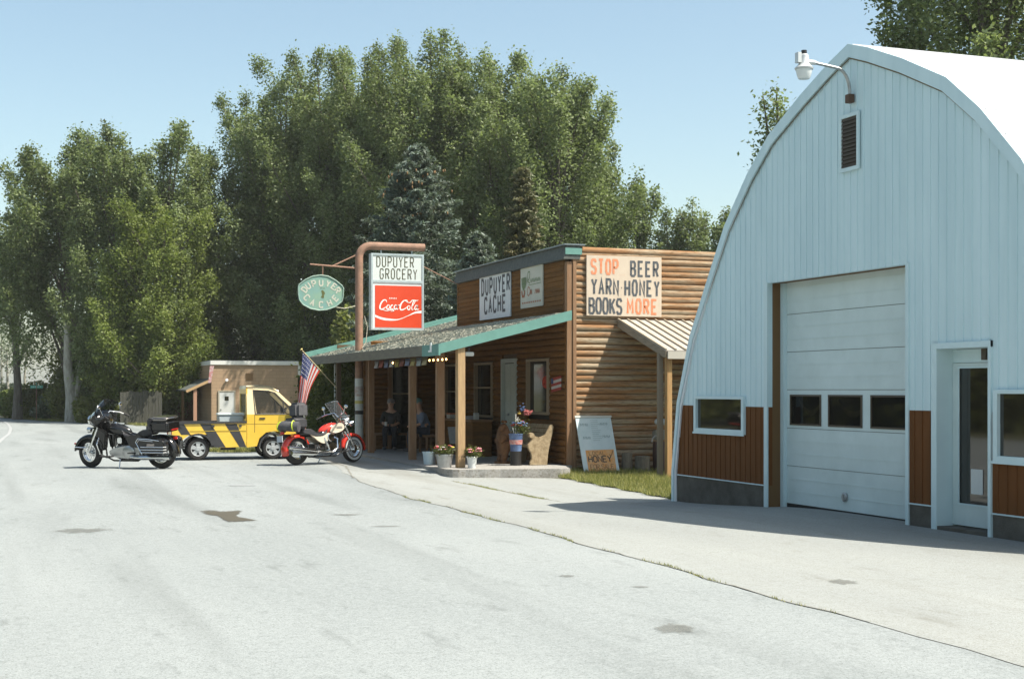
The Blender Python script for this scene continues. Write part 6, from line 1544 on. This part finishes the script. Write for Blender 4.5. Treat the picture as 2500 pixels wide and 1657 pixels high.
# bunting and string lights under the eave
bu = thing('bunting', 'row of coloured cloths hanging under the porch eave', 'bunting', (9.15, 33, 2.4)); cols = [(.34, .34, .36), (.30, .10, .08), (.16, .19, .30), (.42, .44, .46), (.34, .28, .08), (.25, .10, .08), (.20, .24, .36), (.36, .32, .14), (.34, .40, .42), (.40, .37, .24)]
MB().tube([(9.12, 35.4, 2.40), (9.12, 33, 2.37), (9.12, 28.6, 2.40)], .006, 5).build('cord', M['eng'], bu)
rr = random.Random(6)
for k, cc in enumerate(cols):
    y = 35.05-k*.47; mb = MB(); n = 6; d = rr.uniform(-.05, .05)
    for j in range(n):
        a0, a1 = j/n, (j+1)/n; w_ = .42
        mb.quad((9.12+.015*math.sin(a0*9), y-w_*a0, 2.375), (9.12+.015*math.sin(a1*9), y-w_*a1, 2.375), (9.10+.04*math.sin(a1*9+1), y-w_*a1+d, 2.19+.01*k % .02), (9.10+.04*math.sin(a0*9+1), y-w_*a0+d, 2.19+.01*k % .02))
    solidify(mb.build('cloth', mat("cloth", cc, .9, col2=tuple(v*.6 for v in cc), scale=15), bu, smooth=True), .004)
sl = thing('string_lights', 'string of small glowing bulbs under the porch eave near the front post', 'lights', (9.12, 29.3, 2.38)); M['bulb'] = mat("bulb", (.9, .6, .3), .4, emit=(1, .55, .18), estr=6)
MB().tube([(9.07, 34.0, 2.32), (9.07, 31, 2.31), (9.07, 28.7, 2.35)], .005, 5).build('wire', M['eng'], sl)
for k, y in enumerate((33.1, 30.05, 29.75, 29.42, 29.1, 28.82)): MB().ball((9.06, y, 2.295), .018, .018, .024, 8, 6).build('bulb', M['bulb'], sl, smooth=True)
fd = thing('floodlight', 'small white floodlight under the porch eave beside the front post', 'lamp', (9.5, 28.7, 2.45)); MB().box(9.42, 9.62, 28.62, 28.72, 2.36, 2.45).build('body', mat("flood_white", (.5, .5, .46), .5), fd, bevel=.015); MB().box(9.50, 9.54, 28.66, 28.70, 2.45, 2.54).build('bracket', M['eng'], fd)
# striped plaque on the porch wall
pq = thing('wall_plaque', 'small red and white striped wooden plaque beside the porch window', 'plaque', (11.74, 29.15, 1.8))
for k, cc in enumerate([(.30, .035, .025), (.46, .45, .43), (.30, .035, .025), (.46, .45, .43), (.30, .035, .025)]):
    z = 1.93-k*.062; MB().hexa([(11.73, 28.95, z-.03), (11.745, 28.95, z-.03), (11.745, 29.5, z-.09), (11.73, 29.5, z-.09), (11.73, 28.95, z+.03), (11.745, 28.95, z+.03), (11.745, 29.5, z-.03), (11.73, 29.5, z-.03)]).build('slat', mat("slat", cc, .7), pq)
MB().box(11.722, 11.729, 29.38, 29.5, 1.78, 1.90).build('blue_field', mat("plaque_blue", (.03, .05, .14), .7), pq)
# ------------------------------------------------------------------ flag
ft = thing('flag', 'red, white and blue flag on a slanting staff beside the sign pole', 'flag', (9.05, 39.0, 1.7))
S0 = Vector((9.05, 39.0, 1.70)); S1 = Vector((8.06, 39.0, 2.76)); 
mb = MB(); mb.tube([S0, S1], .013, 7); mb.build('staff', mat("staff", (.50, .40, .22), .6), ft, smooth=True); MB().ball(S1, .035, .035, .035, 10, 8).build('finial', mat("brass", (.55, .42, .15), .3, metal=.6), ft, smooth=True)
def flagpt(s, t):
    top = S1+(S0-S1)*(.04+.50*s); bot = Vector((7.93+.26*s, 39.0+.05*math.sin(s*14), 1.08+.05*s))
    sag = math.sin(PI*t)*.10*(s-.2)
    p = top.lerp(bot, t); p.x -= sag; p.y += .05*math.sin(s*10+1.0)*t**.8-.05*math.sin(s*5)*t; return p
stripe = [MB(), MB(), MB(), MB()]; NS, NT = 39, 22
for i in range(NS):
    for j in range(NT):
        s0, s1, t0, t1 = i/NS, (i+1)/NS, j/NT, (j+1)/NT; band = i//3
        k = 2 if (band < 7 and t0 < .40) else (0 if band % 2 == 0 else 1)
        stripe[k].quad(flagpt(s0, t0), flagpt(s1, t0), flagpt(s1, t1), flagpt(s0, t1))
M['fred'] = mat("flag_red", (.52, .045, .025), .8); M['fwhite'] = mat("flag_white", (.60, .60, .60), .8); M['fblue'] = mat("flag_blue", (.06, .075, .17), .8)
stripe[0].build('red_stripes', M['fred'], ft, smooth=True, fix=False); stripe[1].build('white_stripes', M['fwhite'], ft, smooth=True, fix=False); cn = stripe[2].build('canton', M['fblue'], ft, smooth=True, fix=False)
mb = MB()
for a in range(6):
    for b in range(5):
        s_, t_ = (a+.5+(.25 if b % 2 else -.05))/6*.52, (b+.5)/5*.38; p = flagpt(s_, t_); n_ = Vector((-.25, -1, 0)).normalized(); q = p+n_*.012
        pts = []
        for k in range(10): an = PI/2+k*PI/5; r_ = .017 if k % 2 == 0 else .008; pts.append((q.x+r_*math.cos(an), q.y, q.z+r_*math.sin(an)))
        mb.poly(pts)
mb.build('stars', M['fwhite'], cn, fix=False)
MB().box(9.05, 9.17, 38.95, 39.07, -.02, rz(9.1)-.1).build('porch_post', M['soffit'], store)
# ------------------------------------------------------------------ things against the log side wall
ab = thing('advert_board', 'pale blue leaning board with an orange honey notice against the log wall', 'sign', (12.4, 28.5, -.17))
O_ = Vector((12.01, 28.27, -.17)); Ux = Vector((12.85-12.01, 0, 0)); Uy = Vector((-.04, .42, 1.235)); Nn = Ux.cross(Uy).normalized()
if Nn.y > 0: Nn = -Nn
W_, H_ = Ux.length, Uy.length
MB().prism([tuple(O_), tuple(O_+Ux), tuple(O_+Ux+Uy), tuple(O_+Uy)], tuple(-Nn*.02)).build('board', mat("board_blue", (.42, .52, .54), .6, col2=(.50, .58, .60), scale=3), ab)
bf = frame(O_, Ux.normalized(), Uy.normalized(), Nn)
def face(pts, off): return [tuple(bf[0]+bf[1]*(x*W_)+bf[2]*(y*H_)+bf[3]*off) for x, y in pts]
MB().poly(face([(.13, .03), (.92, .04), (.93, .42), (.13, .41)], .003)).build('orange_notice', mat("orange_notice", (.60, .27, .07), .7, col2=(.58, .36, .18), scale=9), ab, fix=False)
mb = MB(); text(mb, "HONEY", .18*W_, .205*H_, .10*H_, .10*W_, .035*W_, .022, bf, .006); mb.build('dark_lettering', mat("notice_ink", (.05, .045, .04), .7), ab, fix=False)
mb = MB(); text(mb, "LOCAL", .22*W_, .325*H_, .06*H_, .065*W_, .03*W_, .013, bf, .006); text(mb, "FOR SALE", .20*W_, .085*H_, .075*H_, .07*W_, .02*W_, .013, bf, .006); ribbon(mb, [(.78*W_, .33*H_), (.83*W_, .31*H_), (.91*W_, .40*H_)], .02, bf, .006); mb.build('faded_lettering', mat("notice_brown", (.22, .12, .05), .7), ab, fix=False)
mb = MB(); rr = random.Random(12)
for cxx, cy0 in ((.20, .83), (.76, .84), (.22, .60), (.78, .62)):
    for k in range(5): a = rr.uniform(0, .03); ribbon(mb, curve([((cxx-.10+.045*k)*W_, (cy0)*H_), ((cxx-.085+.045*k)*W_, (cy0+.045)*H_), ((cxx-.07+.045*k)*W_, (cy0+a)*H_)], 3), .010, bf, .003)
for k in range(11): ribbon(mb, [(.40*W_, (.93-.035*k)*H_), (rr.uniform(.58, .66)*W_, (.93-.035*k)*H_)], .008, bf, .003)
mb.build('faint_print', mat("faint_print", (.20, .28, .29), .8), ab, fix=False)
mb = MB(); mb.prism(face([(-.02, .975), (1.02, .975), (1.02, 1.01), (-.02, 1.01)], .001), tuple(Nn*.015)); mb.build('top_batten', mat("batten", (.45, .46, .42), .7), ab)
GS = 'cut stumps against the log wall'
M['stump'] = mat("stump_wood", (.20, .175, .13), .9, col2=(.12, .10, .075), scale=8, stretch=(3, 3, .6), bump=.5)
for k, (x, y, r_, h, lab) in enumerate([(13.10, 28.45, .12, .46, 'narrow taller grey stump next to the leaning board'), (13.42, 28.35, .17, .40, 'wide lower grey stump, right of the narrow one')]):
    z0 = g(x, y); s_ = thing('stump', lab, 'stump', (x, y, z0), group=GS); MB().lathe((x, y, z0-.05), [(.001, 0), (r_*1.06, 0), (r_, .1), (r_*.97, h), (.001, h+.005)], seg=16).build('body', M['stump'], s_, smooth=True)
gm = thing('gas_meter', 'gas meter with two pale round caps and a bent pipe on a brown drum', 'meter', (13.85, 28.3, g(13.85, 28.3))); z0 = g(13.85, 28.3)
MB().lathe((13.86, 28.35, z0), [(.001, 0), (.17, 0), (.17, .60), (.15, .66), (.001, .66)], seg=20).build('drum', mat("drum_brown", (.085, .045, .035), .6, col2=(.05, .03, .025), scale=6), gm, smooth=True)
MB().box(13.70, 14.0, 28.28, 28.46, z0+.70, z0+.92).build('meter_box', mat("meter_grey", (.22, .21, .17), .6), gm, bevel=.03, smooth=True)
mb = MB(); mb.ball((13.78, 28.32, z0+1.10), .075, .075, .07); mb.ball((13.95, 28.32, z0+1.10), .075, .075, .07); mb.build('caps', mat("cap_white", (.42, .45, .45), .5), gm, smooth=True)
mb = MB(); mb.tube([(13.86, 28.36, z0+.60), (13.86, 28.36, z0+.98)], .03, 8); mb.tube([(13.80, 28.2, z0+.80), (13.66, 28.2, z0+.80), (13.60, 28.2, z0+.74), (13.58, 28.2, z0+.66)], .012, 6); mb.build('pipe', M['metalg'], gm, smooth=True)
# ------------------------------------------------------------------ far building
def brick_mat(name, c1, c2, mortar):
    m, t, b = nodes(name); L = t.links; N = t.nodes.new; tc = N("ShaderNodeTexCoord"); mp = N("ShaderNodeMapping"); L.new(tc.outputs["Object"], mp.inputs[0]); mp.inputs["Rotation"].default_value = (R(90), 0, 0)
    bt = N("ShaderNodeTexBrick"); bt.inputs["Color1"].default_value = (*c1, 1); bt.inputs["Color2"].default_value = (*c2, 1); bt.inputs["Mortar"].default_value = (*mortar, 1); bt.inputs["Scale"].default_value = 1
    bt.inputs["Brick Width"].default_value = .42; bt.inputs["Row Height"].default_value = .2; bt.inputs["Mortar Size"].default_value = .012; L.new(mp.outputs[0], bt.inputs["Vector"]); L.new(bt.outputs["Color"], b.inputs["Base Color"]); b.inputs["Roughness"].default_value = .9; return m
fb = thing('brick_building', 'small far tan block building with a white roof edge and a shaded side porch', 'building', (15, 85, -.45))
ZB = -.46; m_ = brick_mat("tan_block", (.36, .25, .155), (.33, .225, .14), (.27, .19, .12))
MB().box(12.2, 17.35, 85, 93, -.9, 3.12).build('wall', m_, fb); MB().box(17.36, 18.08, 85.02, 90, -.9, 1.42).build('low_wall', m_, fb)
MB().box(12.12, 17.42, 84.9, 93.1, 3.12, 3.36).build('roof_edge', mat("roof_edge_white", (.62, .62, .58), .6), fb, bevel=.01); MB().box(17.36, 17.5, 84.95, 85.05, 2.5, 3.12).build('trim', mat("trim_white", (.6, .6, .56), .6), fb)
MB().box(12.2, 17.3, 85.1, 92.9, 3.37, 3.40).build('roof', M['shingle'], fb)
dd = MB().box(12.66, 13.52, 84.95, 84.985, ZB, 1.50).build('door', mat("far_door", (.55, .56, .54), .5), fb); MB().box(12.97, 13.20, 84.935, 84.949, 1.02, 1.26).build('window', M['pane'], dd); MB().ball((12.76, 84.93, .5), .04).build('handle', M['metalg'], dd)
mb = MB(); mb.box(12.58, 12.66, 84.93, 85.0, ZB, 1.60); mb.box(13.52, 13.60, 84.93, 85.0, ZB, 1.60); mb.box(12.66, 13.52, 84.93, 85.0, 1.52, 1.60); mb.build('door_frame', mat("far_frame", (.34, .31, .24), .7), fb)
mb = MB(); 
for k in range(6): mb.box(14.22, 14.66, 84.97, 84.99, 2.22+.075*k, 2.255+.075*k)
mb.build('vent', M['brownj'], fb); MB().lathe((13.07, 84.98, 2.15), [(.001, 0), (.06, 0), (.09, .18), (.001, .2)], (0, -1, .4), 12).build('wall_lamp', mat("wall_lamp", (.45, .47, .47), .4), fb, smooth=True)
pr2 = MB(); ZR = lambda x: 1.60+(x-10.8)*.47
pr2.hexa([(10.75, 84.9, ZR(10.75)), (12.18, 84.9, ZR(12.18)), (12.18, 91, ZR(12.18)), (10.75, 91, ZR(10.75)), (10.75, 84.9, ZR(10.75)+.07), (12.18, 84.9, ZR(12.18)+.07), (12.18, 91, ZR(12.18)+.07), (10.75, 91, ZR(10.75)+.07)])
po = pr2.build('porch_roof', M['shingle'], fb); MB().bar((10.72, 84.87, ZR(10.72)-.02), (12.16, 84.87, ZR(12.16)-.02), .05, .15).build('rake_board', mat("tan_board", (.42, .28, .14), .8), po)
MB().box(11.15, 11.35, 84.95, 85.15, -.8, ZR(11.2)-.02).build('porch_post', mat("pink_post", (.36, .20, .13), .8), fb); MB().box(10.9, 11.05, 88.5, 88.65, -.8, ZR(11)-.02).build('porch_post', M['brownj'], fb); MB().box(10.75, 12.18, 91, 91.1, -.8, 2.2).build('porch_back', M['logd'], fb)
fg = MB()
for k in range(8): z1 = 3.05-k*.125; fg.poly([(12.10-.10*k/8, 84.84, z1), (12.34-.18*k/8, 84.84, z1), (12.32-.18*(k+1)/8, 84.84, z1-.12), (12.08-.10*(k+1)/8, 84.84, z1-.12)])
tag(solidify(fg.build('banner', mat("far_banner", (.52, .48, .48), .8, col2=(.40, .10, .10), scale=9), None, fix=False), .01), 'small striped banner hanging from the corner of the far tan building', 'banner')
# plank fence with shade put into its colour, and the street sign
fn = thing('plank_fence', 'grey plank fence, tree shade put into its dark colour, left of the far building', 'fence', (8.5, 89, -.46)); mb = MB(); rr = random.Random(4); x = 7.3
M['plank'] = mat("shade_darkened_plank", (.075, .075, .06), .9, col2=(.045, .045, .035), scale=5, stretch=(4, 4, .5))
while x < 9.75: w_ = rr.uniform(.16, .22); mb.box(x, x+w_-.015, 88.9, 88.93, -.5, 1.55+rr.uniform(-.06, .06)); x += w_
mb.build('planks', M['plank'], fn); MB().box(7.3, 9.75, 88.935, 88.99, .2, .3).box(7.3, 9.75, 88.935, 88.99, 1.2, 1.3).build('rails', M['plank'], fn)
sx_, sy_ = at(84, 97); ss = thing('street_sign', 'green street name sign on a thin post at the far left corner', 'sign', (sx_, sy_, g(sx_, sy_))); MB().tube([(sx_, sy_, -.5), (sx_, sy_, 1.95)], .03, 6).build('post', M['rust'], ss)
MB().box(sx_-.40, sx_+.42, sy_-.015, sy_+.015, 1.74, 1.95).build('blade', mat("sign_green", (.06, .30, .21), .5), ss); MB().box(sx_-.015, sx_+.015, sy_-.3, sy_+.3, 1.96, 2.14).build('blade', mat("sign_green_two", (.06, .28, .2), .5), ss)
mb = MB()
for k in range(6): mb.box(sx_-.32+.11*k, sx_-.25+.11*k, sy_-.020, sy_-.016, 1.80, 1.89)
mb.build('lettering', mat("sign_letters", (.30, .50, .42), .6), ss)
# far pale kerb beyond the verge
kb = MB(); kp = [(-6, 128), (1.5, 117), (4.6, 104), (6.4, 99.5)]
for (x0, y0), (x1, y1) in zip(kp, kp[1:]):
    d = Vector((x1-x0, y1-y0, 0)).normalized(); n_ = Vector((d.y, -d.x, 0))*-.5; kb.prism([(x0, y0, -.6), (x1, y1, -.6), (x1-n_.x, y1-n_.y, -.6), (x0-n_.x, y0-n_.y, -.6)], (0, 0, .24))
tag(kb.build('far_sidewalk', M['slab'], None), kind='structure')

# ------------------------------------------------------------------ summer haze
hz = MB().box(-2100, 2100, -2100, 2100, -2, 27).build('haze', None, None); tag(hz, kind='stuff', label='thin pale summer haze over the whole place', cat='haze')
hm = bpy.data.materials.new("haze_air"); hm.use_nodes = True; ht = hm.node_tree; ht.nodes.clear(); ho = ht.nodes.new("ShaderNodeOutputMaterial"); pv = ht.nodes.new("ShaderNodeVolumePrincipled")
pv.inputs["Color"].default_value = (.93, .95, .93, 1); pv.inputs["Density"].default_value = .00028; pv.inputs["Anisotropy"].default_value = .2
ht.links.new(pv.outputs[0], ho.inputs["Volume"]); hz.data.materials.append(hm)
